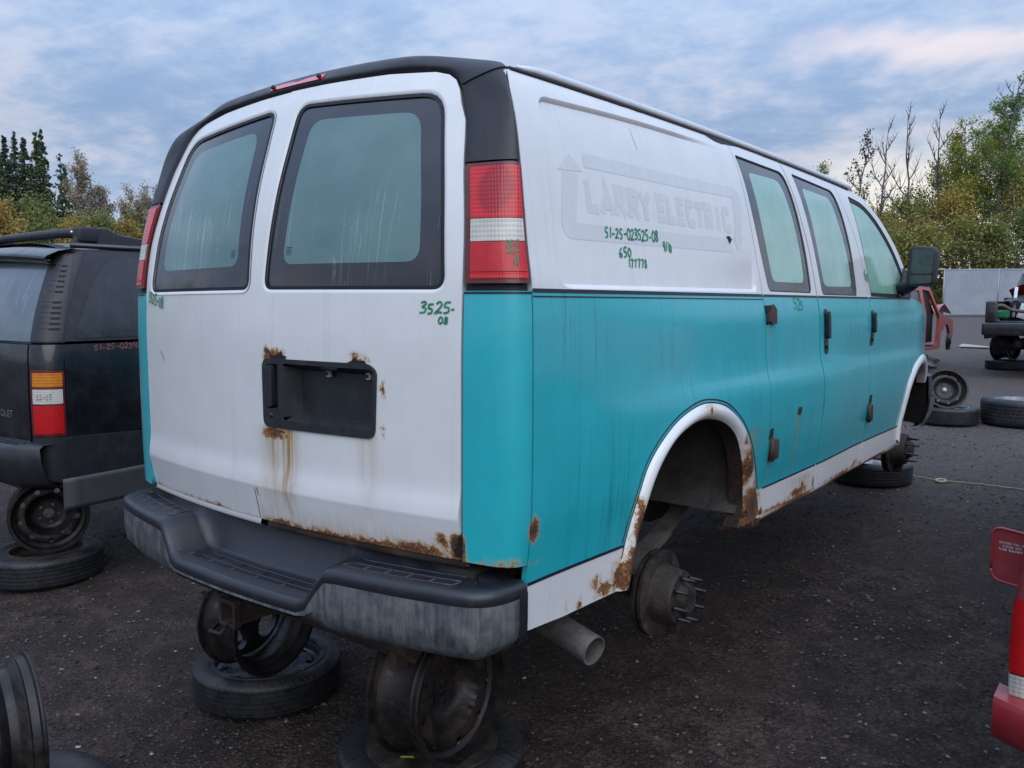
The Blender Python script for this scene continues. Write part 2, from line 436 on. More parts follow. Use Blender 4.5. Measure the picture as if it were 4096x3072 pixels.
M['frit_side'] = fogglass('dusty_side_glass_border', (.045, .042, .043), (.060, .055, .055), .25, 1)
M['frit'] = fogglass('black_glass_border', (.022, .021, .027), (.030, .028, .035), .22)
def tailmat(name, col, dark, grid=170., el=None):
    m_ = mat(name); b = NB(m_); P = b.obj(); x, y, z = b.xyz(P)
    g = b.m('ADD', b.m('SINE', b.m('MULTIPLY', z, grid*6.283)), b.m('SINE', b.m('MULTIPLY', b.m('ADD', x, y), grid*6.283)))
    n = b.noise(P, 25, 3)
    c = b.mix(b.rng(n, .3, .7), tuple(q*.85 for q in col), col)
    c = b.mix(b.m('MULTIPLY', b.rng(g, -.4, 1.2), .25), c, dark)
    if el:
        d = b.vm('LENGTH', b.vm('DIVIDE', b.vm('SUBTRACT', P, el[0]), el[1]), out=1)
        c = b.mix(b.m('MULTIPLY', b.rng(d, 1.05, .75), .75), c, dark)
    b.bsdf(c, .22, 0, .45, .06, b.bump(g, .15, .003), .4); return m_
M['tail_red'] = tailmat('red_lens', (.66, .012, .015), (.26, .005, .008), 85., ((.895, .19, 1.875), (.055, .07, .075)))
M['tail_red_plain'] = tailmat('red_reflector_lens', (.56, .010, .014), (.44, .008, .011), 220.)
M['tail_clear'] = tailmat('clear_reversing_lens', (.60, .57, .50), (.30, .28, .25), 75.)
M['tail_house'] = simple('dark_red_lamp_housing', (.115, .014, .018), .35, coat=.3)
M['amber'] = tailmat('amber_lens', (.62, .20, .012), (.42, .11, .008), 60.)
M['rubber'] = None
def tyremat():
    m_ = mat('tyre_rubber'); b = NB(m_); P = b.obj(); x, y, z = b.xyz(P)
    ang = b.m('ARCTAN2', y, x); rr = b.m('SQRT', b.m('ADD', b.m('MULTIPLY', x, x), b.m('MULTIPLY', y, y)))
    n = b.noise(P, 30, 5, .65); d = b.noise(P, 6, 4)
    c = b.mix(b.rng(n, .3, .7), (.009, .0095, .011), (.020, .020, .022))
    c = b.mix(b.m('MULTIPLY', b.rng(d, .5, .75), .6), c, (.050, .044, .040))
    t = b.m('SINE', b.m('ADD', b.m('MULTIPLY', ang, 64.), b.m('MULTIPLY', z, 60.)))
    tread = b.m('MULTIPLY', b.rng(t, .55, .8), b.rng(b.m('ABSOLUTE', z), .088, .06))
    b.bsdf(c, b.rng(n, .3, .7, .42, .62), 0, 0, .1, b.bump(b.m('SUBTRACT', b.m('MULTIPLY', n, .2), tread), .5, .006)); return m_
M['rubber'] = tyremat()
def steel(name, a, b_, c_, rough=.5, metal=.3):
    m_ = mat(name); b = NB(m_); P = b.obj(); n = b.noise(P, 11, 6, .68, dist=.5); f = b.noise(P, 90, 4)
    c = b.ramp(b.m('ADD', b.m('MULTIPLY', n, .75), b.m('MULTIPLY', f, .25)), [(.36, a), (.52, b_), (.68, c_)])
    b.bsdf(c, b.rng(n, .35, .65, rough-.12, rough+.2), metal, 0, .1, b.bump(f, .25, .003)); return m_
M['steelwheel'] = steel('black_steel_wheel', (.010, .010, .012), (.020, .018, .018), (.050, .030, .020), .42)
M['steelwheel_rust'] = steel('rusted_steel_wheel', (.012, .011, .012), (.027, .021, .019), (.070, .038, .024), .42, .4)
M['steelwheel_grey'] = steel('grey_painted_wheel', (.020, .024, .032), (.034, .038, .048), (.055, .056, .062), .32, .4)
M['alloy'] = steel('dull_alloy', (.22, .22, .235), (.36, .36, .38), (.46, .46, .47), .38, .7)
M['rustmetal'] = steel('rusty_chassis_steel', (.018, .013, .011), (.045, .030, .023), (.10, .062, .042), .8, .2)
M['rotor'] = steel('weathered_brake_rotor', (.020, .016, .014), (.05, .040, .034), (.10, .078, .062), .65, .4)
M['exhaust'] = steel('grey_exhaust_pipe', (.085, .076, .072), (.15, .136, .128), (.21, .175, .15), .55, .3)
M['wheelwell'] = steel('dusty_wheelhouse', (.030, .027, .025), (.062, .056, .052), (.10, .082, .070), .85, 0.)
M['spring'] = steel('grey_brown_spring_steel', (.07, .062, .056), (.135, .12, .11), (.19, .16, .14), .7, .1)
M['stud'] = simple('dark_steel_stud', (.030, .028, .030), .4, .6)
M['hingeiron'] = steel('rusty_hinge', (.03, .02, .017), (.075, .042, .032), (.13, .075, .055), .7, .3)
M['handle'] = simple('black_door_handle', (.010, .010, .012), .28, coat=.3)
M['mirrorglass'] = simple('mirror_glass', (.07, .095, .095), .12, .5)
M['suvpaint'] = None
def darkpaint(name, col, dust, amt=.25, rough=.22, scratch=False):
    m_ = mat(name); b = NB(m_); P = b.obj(); n = b.noise(P, 7, 6, .62); s = b.noise(b.scl(P, (30, 30, 1.6)), 1, 4)
    d = b.m('MULTIPLY', b.m('ADD', b.rng(n, .42, .75), b.rng(s, .48, .8)), amt*.5)
    c = b.mix(d, col, dust)
    b.bsdf(c, b.rng(n, .3, .7, rough, rough+.22), 0, .5, .08, b.bump(b.noise(P, 300, 2), .03, .002), .5); return m_
M['suvpaint'] = darkpaint('black_suv_paint', (.0065, .0065, .009), (.06, .062, .068), .16)
M['suvglass_side'] = darkpaint('dark_tinted_glass', (.008, .008, .010), (.055, .055, .060), .5, .14)
M['suvglass_rear'] = fogglass('misted_suv_rear_glass', (.075, .098, .118), (.10, .125, .142), .5)
M['suvclad'] = plastic('suv_grey_cladding', (.022, .023, .028), .42, .3, (.06, .06, .063))
M['greypanel'] = plastic('loose_grey_panel', (.045, .047, .048), .5, .4, (.08, .08, .08))
M['chrome'] = simple('badge_chrome', (.6, .6, .62), .25, .9)
M['redpaint'] = darkpaint('dull_red_truck_paint', (.26, .014, .022), (.20, .075, .07), .7, .38)
M['redpaint_far'] = darkpaint('faded_red_suv_paint', (.34, .050, .042), (.34, .16, .13), .35, .35)
M['blackpaint_far'] = darkpaint('black_pickup_paint', (.010, .010, .011), (.05, .05, .052), .4, .3)
M['fencesheet'] = None

# ------------------------------------------------------------------ ground height of the yard (rises gently away from the van)
G = spl([(-8, -.30), (.5, -.16), (5.5, .09), (9, .22), (15, .42), (45, 1.0), (70, 1.2)])
def gz(x, y): return G(max(-8, min(70, y)))

# ------------------------------------------------------------------ stroke lettering (hand written marks)
GL = {
 '0': [[(.3, 1), (.08, .75), (.05, .35), (.25, 0), (.48, .15), (.55, .6), (.3, 1)]],
 '1': [[(.3, 1), (.28, 0)]],
 '2': [[(.05, .8), (.28, 1), (.5, .75), (.25, .3), (.02, .02), (.3, .08), (.58, .02)]],
 '3': [[(.05, .9), (.32, 1), (.48, .8), (.2, .55), (.5, .38), (.4, .08), (.02, .04)]],
 '4': [[(.1, 1), (.05, .5), (.5, .5)], [(.45, .95), (.4, 0)]],
 '5': [[(.55, 1), (.15, .97), (.1, .6), (.42, .5), (.42, .12), (.05, .02)]],
 '6': [[(.42, 1), (.1, .5), (.1, .1), (.38, .02), (.45, .3), (.12, .38)]],
 '7': [[(.05, .92), (.5, 1), (.25, 0)]],
 '8': [[(.45, .85), (.2, 1), (.12, .72), (.45, .35), (.35, .02), (.08, .15), (.3, .55), (.45, .85)]],
 '9': [[(.5, .7), (.3, .55), (.1, .72), (.25, .98), (.5, .9), (.42, 0)]],
 '-': [[(.1, .42), (.5, .46)]], '/': [[(.45, 1), (.1, -.05)]], '.': [[(.25, .06), (.32, .0)]], ' ': [],
 'L': [[(.1, 1), (.1, .09), (.55, .09)]], 'A': [[(.02, 0), (.3, 1), (.58, 0)], [(.14, .28), (.46, .28)]],
 'R': [[(.1, 0), (.1, .92), (.45, .92), (.5, .7), (.42, .48), (.1, .48)], [(.3, .48), (.54, 0)]],
 'Y': [[(.04, 1), (.3, .5), (.56, 1)], [(.3, .55), (.3, 0)]],
 'E': [[(.55, .91), (.1, .91), (.1, .09), (.55, .09)], [(.1, .5), (.48, .5)]],
 'C': [[(.54, .75), (.45, .92), (.2, .92), (.1, .7), (.1, .3), (.2, .08), (.45, .08), (.54, .25)]],
 'T': [[(.3, 0), (.3, 1)], [(.02, .91), (.58, .91)]], 'I': [[(.3, 0), (.3, 1)]],
 'U': [[(.08, 1), (.08, .2), (.3, 0), (.52, .2), (.52, 1)]], 'N': [[(.08, 0), (.08, 1), (.52, 0), (.52, 1)]],
 'D': [[(.08, 0), (.08, 1), (.38, .95), (.54, .6), (.5, .2), (.3, .02), (.08, 0)]], 'F': [[(.08, 0), (.08, 1), (.52, 1)], [(.08, .52), (.45, .52)]],
 'S': [[(.52, .88), (.28, 1), (.08, .78), (.48, .35), (.35, .02), (.06, .12)]], 'P': [[(.08, 0), (.08, 1), (.42, .97), (.52, .75), (.4, .5), (.08, .48)]],
 'O': [[(.3, 1), (.08, .75), (.08, .25), (.3, 0), (.52, .25), (.52, .75), (.3, 1)]], 'M': [[(.05, 0), (.08, 1), (.3, .4), (.52, 1), (.55, 0)]],
 'B': [[(.08, 0), (.08, 1), (.42, .9), (.4, .58), (.08, .52)], [(.1, .5), (.5, .35), (.42, .06), (.08, 0)]],
 'V': [[(.04, 1), (.3, 0), (.56, 1)]], 'H': [[(.08, 0), (.08, 1)], [(.52, 0), (.52, 1)], [(.08, .5), (.52, .5)]],
}
def write(text, fn, a, b_, h, w, wid=.62, slant=0., rise=0., jit=0., lift=.0018, flip=False, smooth=True, seed=1):
    mb = MB(); r = random.Random(seed); cx = 0.; k = 0; w = w*1.22
    for ch in text:
        s = 1+r.uniform(-jit, jit); oy = r.uniform(-jit, jit)*h*.5
        for st in GL[ch]:
            p = [((cx+q[0]*wid/.62*h*s), (q[1]*h*s+oy)) for q in st]
            if smooth and len(p) > 2: p = [q[:2] for q in catmull([(q[0], q[1], 0) for q in p], 4)]
            pp = [((-1 if flip else 1)*(q[0]+slant*q[1])+a, q[1]+rise*q[0]+b_) for q in p]
            mb.ribbon(pp, w, fn, lift+(k % 3)*.00012); k += 1
        cx += wid*h*(1.12 if ch not in '1.' else .75)
    return mb

# ------------------------------------------------------------------ the van: hull
TOP = [(1.602, .985), (1.723, .966), (1.943, .930), (2.064, .903), (2.154, .873), (2.212, .846), (2.26, .81)]
XB = spl([(.60, .958), (.72, .966), (.854, .976), (.984, .988), (1.2, .991), (1.334, .991), (1.5, .989)]+TOP)
XF = spl([(.60, 1.0), (.675, 1.005), (.778, 1.006), (.892, 1.019), (1.0, 1.031), (1.1, 1.0365), (1.2, 1.035), (1.24, 1.029), (1.285, 1.0165), (1.34, 1.009), (1.40, 1.0055), (1.498, 1.001)]+TOP)
XD = spl([(.8, .825), (1.6, .83), (1.75, .822), (1.95, .785), (2.1, .752), (2.2, .715), (2.3, .66)])
YR = spl([(.8, .055), (1.4, .054), (1.6, .06), (1.75, .076), (1.9, .105), (2.1, .165), (2.2, .20), (2.3, .245)])
# pressed swage low on the back doors
def yr(z): return YR(z)-.010*sstep(1.06, .968, z)+.20*max(0, .968-z)
def X(y, z):
    k = sstep(.235, 1.35, y); x = XB(z)*(1-k)+XF(z)*k
    x -= .022*sstep(2.55, 3.4, y)*sstep(1.45, 1.2, z)
    if y > 4.35: x -= .20*((y-4.35)/1.15)**2.2
    return x
def y1(z): return .235+.35*max(0, YR(z)-.06)
def HULL(u, z):
    s = 1
    if u < 0: s = -1; u = -u
    if u <= 1: x = u*XD(z); y = yr(z)+.078*u*u
    else:
        t = u-1; xd = XD(z); p0 = (xd, YR(z)+.078); sl = .156/xd; yy = y1(z); p3 = (X(yy, z), yy)
        hx = .66*(p3[0]-p0[0]); hy = .66*(p3[1]-p0[1]); p1 = (p0[0]+hx, p0[1]+hx*sl); p2 = (p3[0], p3[1]-hy)
        a = (1-t)**3; b_ = 3*t*(1-t)**2; c = 3*t*t*(1-t); d = t**3
        x = a*p0[0]+b_*p1[0]+c*p2[0]+d*p3[0]; y = a*p0[1]+b_*p1[1]+c*p2[1]+d*p3[1]
    return (s*x, y, z)
def RM(x, z): k = x/XD(z); return (x, yr(z)+.078*k*k, z)
def SM(y, z): return (X(y, z), y, z)
def SML(a, z): return (-X(-a, z), -a, z)
def gutz(y): return 2.222+.032*(1-((y-1.7)/1.75)**2)

def blobs(L):
    def f(V):
        r = np.zeros(len(V))
        for c, rad, s in L:
            d = np.sqrt((((V-np.array(c))/np.array(rad))**2).sum(1)); r = np.maximum(r, s*np.clip(1.35-d, 0, 1))
        return r
    return f
BIG = 9
RUST = blobs([((.105, 0, 1.402), (.07, BIG, .020), 1.0), ((.06, 0, 1.41), (.03, BIG, .03), .9), ((.46, 0, 1.405), (.055, BIG, .020), .95), ((.036, 0, 1.28), (.012, BIG, .12), .7),
    ((.10, 0, 1.152), (.085, BIG, .022), .9), ((.556, 0, 1.32), (.014, BIG, .04), .7), ((.56, 0, 1.2), (.01, BIG, .04), .5),
    ((.42, 0, .852), (.42, BIG, .026), .75), ((.66, 0, .860), (.14, BIG, .030), .8), ((.755, 0, .905), (.022, BIG, .028), .8), ((.812, 0, .885), (.030, BIG, .045), 1.4), ((.10, 0, .853), (.1, BIG, .020), .75), ((-.4, 0, .850), (.4, BIG, .014), .55), ((-.27, 0, .852), (.05, BIG, .016), .8),
    # arch, rear leg
    ((BIG*0+1.0, .745, .69), (BIG, .085, .075), .85), ((1, .80, .80), (BIG, .030, .15), 1.05), ((1, .775, .70), (BIG, .04, .12), .95), ((1, .64, .665), (BIG, .07, .028), .75), ((1, .51, .655), (BIG, .022, .022), .8), ((1, .45, .66), (BIG, .012, .018), .7), ((1, .59, .70), (BIG, .05, .03), .55),
    # arch, front leg
    ((1, 1.72, .74), (BIG, .11, .11), 1.0), ((1, 1.60, .69), (BIG, .10, .07), .95), ((1, 1.60, .88), (BIG, .035, .15), .8), ((1, 1.64, .93), (BIG, .05, .11), .9), ((1, 1.56, 1.03), (BIG, .03, .05), .6), ((1, 1.74, .735), (BIG, .045, .035), 1.5), ((1, 1.23, 1.185), (BIG, .022, .022), .75),
    # sills
    ((1, 2.30, .690), (BIG, .16, .026), .9), ((1, 2.36, .715), (BIG, .035, .018), .8), ((1, 2.51, .70), (BIG, .02, .035), .95), ((1, 2.0, .668), (BIG, .2, .014), .8), ((1, 3.0, .672), (BIG, .5, .014), .65), ((1, 3.28, .70), (BIG, .05, .018), .7), ((1, 4.1, .69), (BIG, .08, .016), .6), ((1, 1.84, .68), (BIG, .03, .03), .9),
    ((1, .255, .945), (BIG, .028, .045), 1.0), ((1, 2.20, 1.083), (BIG, .022, .020), .9), ((.9, .2, .852), (BIG, .2, .012), .5), ((.0, 0, .95), (.006, BIG, .02), .7)])
def STAIN(V):
    x, y, z = V.T
    s = np.zeros(len(V))
    rear = y < .2
    def col(c, w, top, bot, k): return k*np.exp(-((x-c)/w)**2)*np.clip((z-bot)/(top-bot), 0, 1)*(z < top+.015)
    for a in ((.085, .055, 1.16, .80, .95), (.155, .040, 1.16, .74, 1.25), (.115, .075, 1.16, .85, .8), (.50, .035, 1.17, .85, .45), (.1, .06, 1.39, 1.3, .2)): s = np.where(rear, np.maximum(s, col(*a)), s)
    s = np.where(rear, np.maximum(s, .5*np.clip((.93-z)/.08, 0, 1)*(x > 0)*(x < .822)), s)
    def cy(c, w, top, bot, k): return k*np.exp(-((y-c)/w)**2)*np.clip((z-bot)/(top-bot), 0, 1)*(z < top+.01)
    side = x > .8
    for a in ((2.195, .016, 1.07, .70, 1.0), (1.90, .014, .90, .70, .5), (1.235, .05, 1.2, 1.10, .8), (1.66, .1, 1.05, .6, .4), (2.35, .14, .76, .64, .6), (3.29, .02, .92, .7, .4), (1.88, .012, 1.48, 1.2, .35)): s = np.where(side, np.maximum(s, cy(*a)), s)
    return s
AT = {'rust': RUST, 'stain': STAIN}

van = thing('cargo_van', 'white and teal cargo van with rusty wheel arches, wheels removed, propped up on rims', 'van')
# ---- quarter panel with wheel opening and pressed recess
ARO = [(1.826, .69), (1.803, .757), (1.775, .805), (1.715, .908), (1.644, 1.009), (1.539, 1.109), (1.404, 1.182), (1.251, 1.210), (1.125, 1.199), (.986, 1.150), (.853, 1.05), (.786, .915), (.742, .783), (.722, .70), (.715, .640)]
ARI = [(1.600, .668), (1.650, .739), (1.628, .849), (1.570, .963), (1.488, 1.066), (1.362, 1.130), (1.208, 1.154), (1.070, 1.133), (.958, 1.080), (.874, .982), (.830, .88), (.802, .77), (.772, .645)]
ARO_ = [q[:2] for q in catmull([(*q, 0) for q in ARO], 5)]; ARI_ = [q[:2] for q in catmull([(*q, 0) for q in ARI], 5)]
GAP1 = [(1.79, 2.235), (1.80, 1.99), (1.832, 1.75), (1.850, 1.615), (1.850, 1.4), (1.850, .672)]
GAP2 = [(2.375, 2.24), (2.396, 2.125), (2.442, 1.973), (2.50, 1.812), (2.535, 1.611), (2.536, 1.5), (2.537, 1.24), (2.537, .66)]
GAP3 = [(3.13, 2.225), (3.18, 2.097), (3.285, 1.941), (3.372, 1.762), (3.415, 1.611), (3.405, 1.5), (3.40, 1.3), (3.395, .66)]
def sm2(p, n=4): return [q[:2] for q in catmull([(*q, 0) for q in p], n)]
G1, G2, G3 = sm2(GAP1), sm2(GAP2), sm2(GAP3)
def shift(p, d): return [(a+d, b_) for a, b_ in p]
REC = rpoly([(.356, 1.611), (1.80, 1.617), (1.775, 2.204), (1.02, 2.197), (.405, 2.165)], [.075, .03, .05, .3, .05])
zs_ = np.linspace(.648, 2.213, 30)
def quarter_outline():
    o = [(y1(z)+.005, z) for z in zs_[::-1]]                                  # down the rear seam
    o += [(.43, .638)]+ARO_[::-1]                                             # along the sill, round the arch
    o += [(1.846, .672)]+[q for q in shift(G1[::-1], -.003)]                  # up the door gap
    o += [(y, gutz(y)-.004) for y in np.linspace(1.70, .35, 12)]
    return o
def mirror_outline(o): return [(-a, b_) for a, b_ in o]
qo = quarter_outline()
def dep_map(fn, d): 
    def g(a, b_): p = fn(a, b_); e = d*(1-sstep(1.25, 1.72, p[1])*sstep(1.63, 1.78, p[2])); return (p[0]-(e if p[0] > 0 else -e), p[1], p[2])
    return g
q = MB().sheet(qo, SM, .024, holes=[REC], flange=.02, fl_holes=False)
RECd = densify(REC, .024); RECi = offset(RECd, -.014)
q.loft([[SM(*p) for p in RECd]+[SM(*RECd[0])], [dep_map(SM, .003)(*p) for p in offset(RECd, -.005)+[offset(RECd, -.005)[0]]], [dep_map(SM, .013)(*p) for p in RECi+[RECi[0]]]])
qp = q.build('quarter_panel', M['van'], van, attrs=AT)
MB().sheet(RECi, dep_map(SM, .0125), .03).build('recessed_panel', M['van'], qp, attrs=AT)
MB().sheet(mirror_outline(qo), SML, .05, flange=.02).build('quarter_panel', M['van'], van, attrs=AT)
N = 60; ro, ri = resample(ARO_, N), resample(ARI_, N)
for s in (1, -1):
    rows = []
    for t, bl in ((0, .0), (.12, .011), (.35, .020), (.6, .022), (.85, .014), (1, .002)):
        rows.append([(s*(X(a[0]*(1-t)+c[0]*t, a[1]*(1-t)+c[1]*t)+bl), a[0]*(1-t)+c[0]*t, a[1]*(1-t)+c[1]*t) for a, c in zip(ro, ri)])
    lipr = [[(s*(X(*c)+dxx), c[0]+(1.2-c[0])*k, c[1]+k*.1) for c in ri] for dxx, k in ((.002, .0), (-.02, -.004), (-.06, -.006))]
    MB().loft(lipr).build('arch_inner_lip', M['rustmetal'], van)
    MB().loft(rows).build('wheel_arch_flare', M['van_white'], van, attrs=AT)
# torn foot of the arch
ft = MB(); A0 = [(1.028, 1.635, .742), (1.02, 1.70, .70), (1.012, 1.80, .668), (1.01, 1.842, .662)]; A1 = [(.985, 1.60, .668), (1.01, 1.66, .654), (1.012, 1.74, .640), (1.012, 1.80, .632)]
A2 = [(.93, 1.55, .672), (.95, 1.60, .645), (.955, 1.68, .628), (.96, 1.78, .620)]
ft.loft([catmull(A0, 4), catmull(A1, 4), catmull(A2, 4)]).build('torn_arch_foot', M['van'], van, attrs={'rust': lambda V: np.full(len(V), .95), 'stain': lambda V: np.full(len(V), .5)})
for s, fn in ((1, SM), (-1, SML)):
    def mm(p): return [(s*a, b_) for a, b_ in p]
    if s == 1:
        pins = MB(); pins.ribbon(mm([(a-.0, b_) for a, b_ in ARO_[6:-8]]), .007, fn, .0016)
        o2 = [(a+(a-1.24)*.026, b_+.013) for a, b_ in ARO_[8:-10]]
        pins.ribbon(mm(o2), .005, fn, .0014)
        pins.ribbon(mm([(y, .787) for y in np.linspace(.24, .742, 14)]), .010, fn, .0016)
        pins.ribbon(mm([(y, 1.604) for y in np.linspace(.238, 1.845, 40)]), .011, fn, .0016)
        pins.ribbon(mm([(y, 1.588) for y in np.linspace(.238, 1.845, 40)]), .004, fn, .0016)
        pins.build('pinstripe', M['pin'], qp)
# filler hinge and tape marks: ghost of the old company lettering
gm = MB(); LM = dep_map(SM, .0125)
gm.sheet([(.436, 1.807), (.440, 1.782), (.455, 1.764), (.48, 1.757), (1.595, 1.772), (1.60, 1.826), (.512, 1.806), (.557, 1.955), (.474, 1.954)], LM, .03, lift=.0006)
gm.sheet([(.448, 1.955), (.580, 1.965), (.526, 2.013)], LM, .03, lift=.0008)
gm.sheet([(.598, 1.980), (1.663, 1.993), (1.655, 1.90), (1.640, 1.836), (1.700, 1.836), (1.735, 1.93), (1.745, 1.99), (1.73, 2.02), (1.682, 2.036), (.598, 2.024)], LM, .03, lift=.0006)
gm.sheet([(1.62, 1.836), (1.725, 1.838), (1.652, 1.780)], LM, .03, lift=.0008)
gm.build('faded_sign_border', M['ghost'], qp)
write('LARRY', LM, .585, 1.848, .092, .0235, .80, lift=.0005, smooth=False).build('faded_lettering', M['ghost2'], qp)
write('ELECTRIC', LM, 1.030, 1.853, .090, .0235, .735, lift=.0005, smooth=False).build('faded_lettering', M['ghost2'], qp)
write('51-25-023525-08', LM, .665, 1.772, .034, .0052, .62, .15, .02, .12, seed=3).build('marker_writing', M['marker'], qp)
write('650', LM, .738, 1.717, .032, .0052, .75, .1, .03, .12, seed=4).build('marker_writing', M['marker'], qp)
write('9/10', LM, 1.035, 1.748, .030, .0052, .55, .1, .0, .15, seed=5).build('marker_writing', M['marker'], qp)
write('177778', LM, .785, 1.684, .027, .0046, .75, .1, .02, .1, seed=6).build('marker_writing', M['marker'], qp)
tr = MB(); tr.sheet([(1.557, 1.832), (1.585, 1.835), (1.604, 1.822), (1.59, 1.812), (1.58, 1.802), (1.572, 1.815)], LM, .02, lift=.0022); tr.build('torn_decal_scrap', M['seal'], qp)
MB().ribbon([(.95, 2.157), (.955, 2.12), (.962, 2.088)], .004, LM, .0014).build('scratch', M['ghost2'], qp)

# ---- side doors
def window(parent, wout, glass, fn, gm_, lift=-.006, name='window', fm='frit'):
    f = MB().sheet(wout, fn, .03, holes=[glass], lift=lift).build(name, M[fm], parent)
    MB().sheet(glass, fn, .03, lift=lift+.0003).build('pane', gm_, f)
    s_ = MB(); L = densify(wout, .03); s_.ribbon(L, .011, fn, -.003, closed=True); s_.build('window_seal', M['seal'], f)
    return f
DR = [q for q in shift(G1, .004)]+[(2.530, .672)]+shift(G2, -.007)[::-1]+[(y, gutz(y)-.006) for y in np.linspace(2.3, 1.85, 4)]
DR = [p for p in DR if p[1] <= gutz(p[0])-.003]
w1o = rpoly([(1.925, 1.622), (2.468, 1.620), (2.462, 1.77), (2.412, 1.985), (2.355, 2.180), (1.812, 2.190), (1.835, 1.99), (1.880, 1.79)], [.03, .03, .1, .2, .06, .02, .3, .3])
w1g = rpoly([(2.0, 1.666), (2.392, 1.668), (2.388, 1.81), (2.342, 1.98), (2.275, 2.135), (1.915, 2.130), (1.94, 1.95)], [.04, .04, .1, .2, .06, .03, .3])
sd1 = MB().sheet(DR, SM, .026, holes=[w1o], flange=.02).build('side_door', M['van'], van, attrs=AT)
window(sd1, w1o, w1g, SM, M['glass_side'], fm='frit_side')
DF = shift(G2, .007)+[(3.39, .674)]+shift(G3, -.004)[::-1]+[(y, gutz(y)-.006) for y in np.linspace(3.0, 2.5, 4)]
DF = [p for p in DF if p[1] <= gutz(p[0])-.003]
w2o = rpoly([(2.615, 1.614), (3.20, 1.613), (3.20, 1.80), (3.135, 2.02), (3.075, 2.170), (2.475, 2.192), (2.50, 2.07), (2.58, 1.80)], [.03, .03, .1, .2, .06, .02, .2, .3])
w2g = rpoly([(2.68, 1.658), (3.13, 1.662), (3.125, 1.80), (3.085, 1.90), (2.985, 2.125), (2.575, 2.135), (2.62, 1.93)], [.04, .04, .1, .2, .06, .03, .3])
sd2 = MB().sheet(DF, SM, .026, holes=[w2o], flange=.02).build('side_door', M['van'], van, attrs=AT)
window(sd2, w2o, w2g, SM, M['glass_side'], fm='frit_side')
# ---- front doors, fenders, nose
AFO = [(4.175, .70), (4.19, .802), (4.27, 1.04), (4.42, 1.165), (4.60, 1.215), (4.75, 1.225), (4.92, 1.205), (5.06, 1.13), (5.15, 1.03)]
AFI = [(4.205, .66), (4.235, .802), (4.325, 1.0), (4.46, 1.11), (4.61, 1.155), (4.74, 1.160), (4.88, 1.14), (5.0, 1.08), (5.075, 1.0)]
AFO_, AFI_ = sm2(AFO, 5), sm2(AFI, 5)
PIL = [(4.352, 1.602), (4.335, 1.745), (4.17, 1.905), (4.0, 2.015), (3.82, 2.115), (3.66, 2.185), (3.56, 2.198)]
cut = [p for p in AFO_ if p[0] < 4.345]
FD = shift(G3, .003)+[(4.17, .676)]+cut+[(4.345, 1.13), (4.347, 1.35)]+sm2(PIL, 4)+[(3.4, gutz(3.4)-.006)]
FD = [p for p in FD if p[1] <= gutz(min(p[0], 3.5))-.003]
w3o = rpoly([(3.455, 1.612), (4.265, 1.606), (4.25, 1.745), (4.10, 1.885), (3.92, 2.0), (3.74, 2.095), (3.58, 2.152), (3.33, 2.172), (3.36, 2.0), (3.425, 1.80)], [.015, .02, .08, .2, .2, .2, .1, .03, .2, .2])
w3g = offset(densify(w3o, .03), -.024)
FT = [(4.353, .9), (4.353, 1.606)]+[(y, z) for y, z in ((4.5, 1.60), (4.7, 1.575), (4.9, 1.525), (5.05, 1.465), (5.18, 1.38), (5.27, 1.27), (5.31, 1.10), (5.31, .92))]
FTo = [(4.353, 1.606), (4.5, 1.60), (4.7, 1.575), (4.9, 1.525), (5.05, 1.465), (5.18, 1.38), (5.27, 1.27), (5.31, 1.10), (5.30, 1.03)]+[p for p in AFO_[::-1] if p[0] > 4.353]
for s, fn in ((1, SM), (-1, SML)):
    def mm(p): return [(s*a, b_) for a, b_ in p]
    fd = MB().sheet(mm(FD), fn, .03 if s == 1 else .06, holes=[mm(w3o)], flange=.02).build('front_door', M['van'], van, attrs=AT)
    if s == 1: fdR = fd
    f = MB().sheet(mm(w3o), fn, .03, holes=[mm(w3g)], lift=-.004).build('window', M['seal'], fd)
    MB().sheet(mm(w3g), fn, .03, lift=-.008).build('pane', M['glass_front'], f)
    MB().sheet(mm(FTo), fn, .04, flange=.02).build('fender', M['van'], van, attrs=AT)
    n_ = 50; a_, c_ = resample(AFO_, n_), resample(AFI_, n_); rows = []
    for t, bl in ((0, 0), (.15, .010), (.5, .018), (.85, .012), (1, 0)):
        rows.append([(s*(X(p[0]*(1-t)+q_[0]*t, p[1]*(1-t)+q_[1]*t)+bl), p[0]*(1-t)+q_[0]*t, p[1]*(1-t)+q_[1]*t) for p, q_ in zip(a_, c_)])
    rows.append([(s*(X(*q_)-.05), q_[0], q_[1]) for q_ in c_])
    MB().loft(rows).build('wheel_arch_flare', M['van_white'], van, attrs=AT)
    if s == -1:
        oo = [(1.856, .672), (3.39, .672), (3.39, 1.5), (3.41, 1.611), (3.13, 2.2)]+[(y, gutz(y)-.006) for y in np.linspace(3.0, 1.86, 6)]
        MB().sheet(mm(oo), fn, .06, flange=.02).build('side_panel', M['van'], van, attrs=AT)
for a, c in ((1.856, 2.53), (2.545, 3.39), (3.41, 4.345)):
    for z_, w_, c2 in ((1.604, .010, c), (.787, .008, min(c, 4.18))): MB().ribbon([(y, z_) for y in np.linspace(a, c2, 16)], w_, SM, .0016).build('pinstripe', M['pin'], van)
# sill under the doors
for s in (1, -1):
    sl = MB(); sl.tube([(s*(X(y, .67)-.022), y, .660) for y in np.linspace(1.80, 4.18, 20)], .020, 8)
    sl.build('rocker_sill', M['van'], van, attrs={'rust': lambda V: .62+.25*np.sin(V[:, 1]*9), 'stain': lambda V: np.full(len(V), .6)})
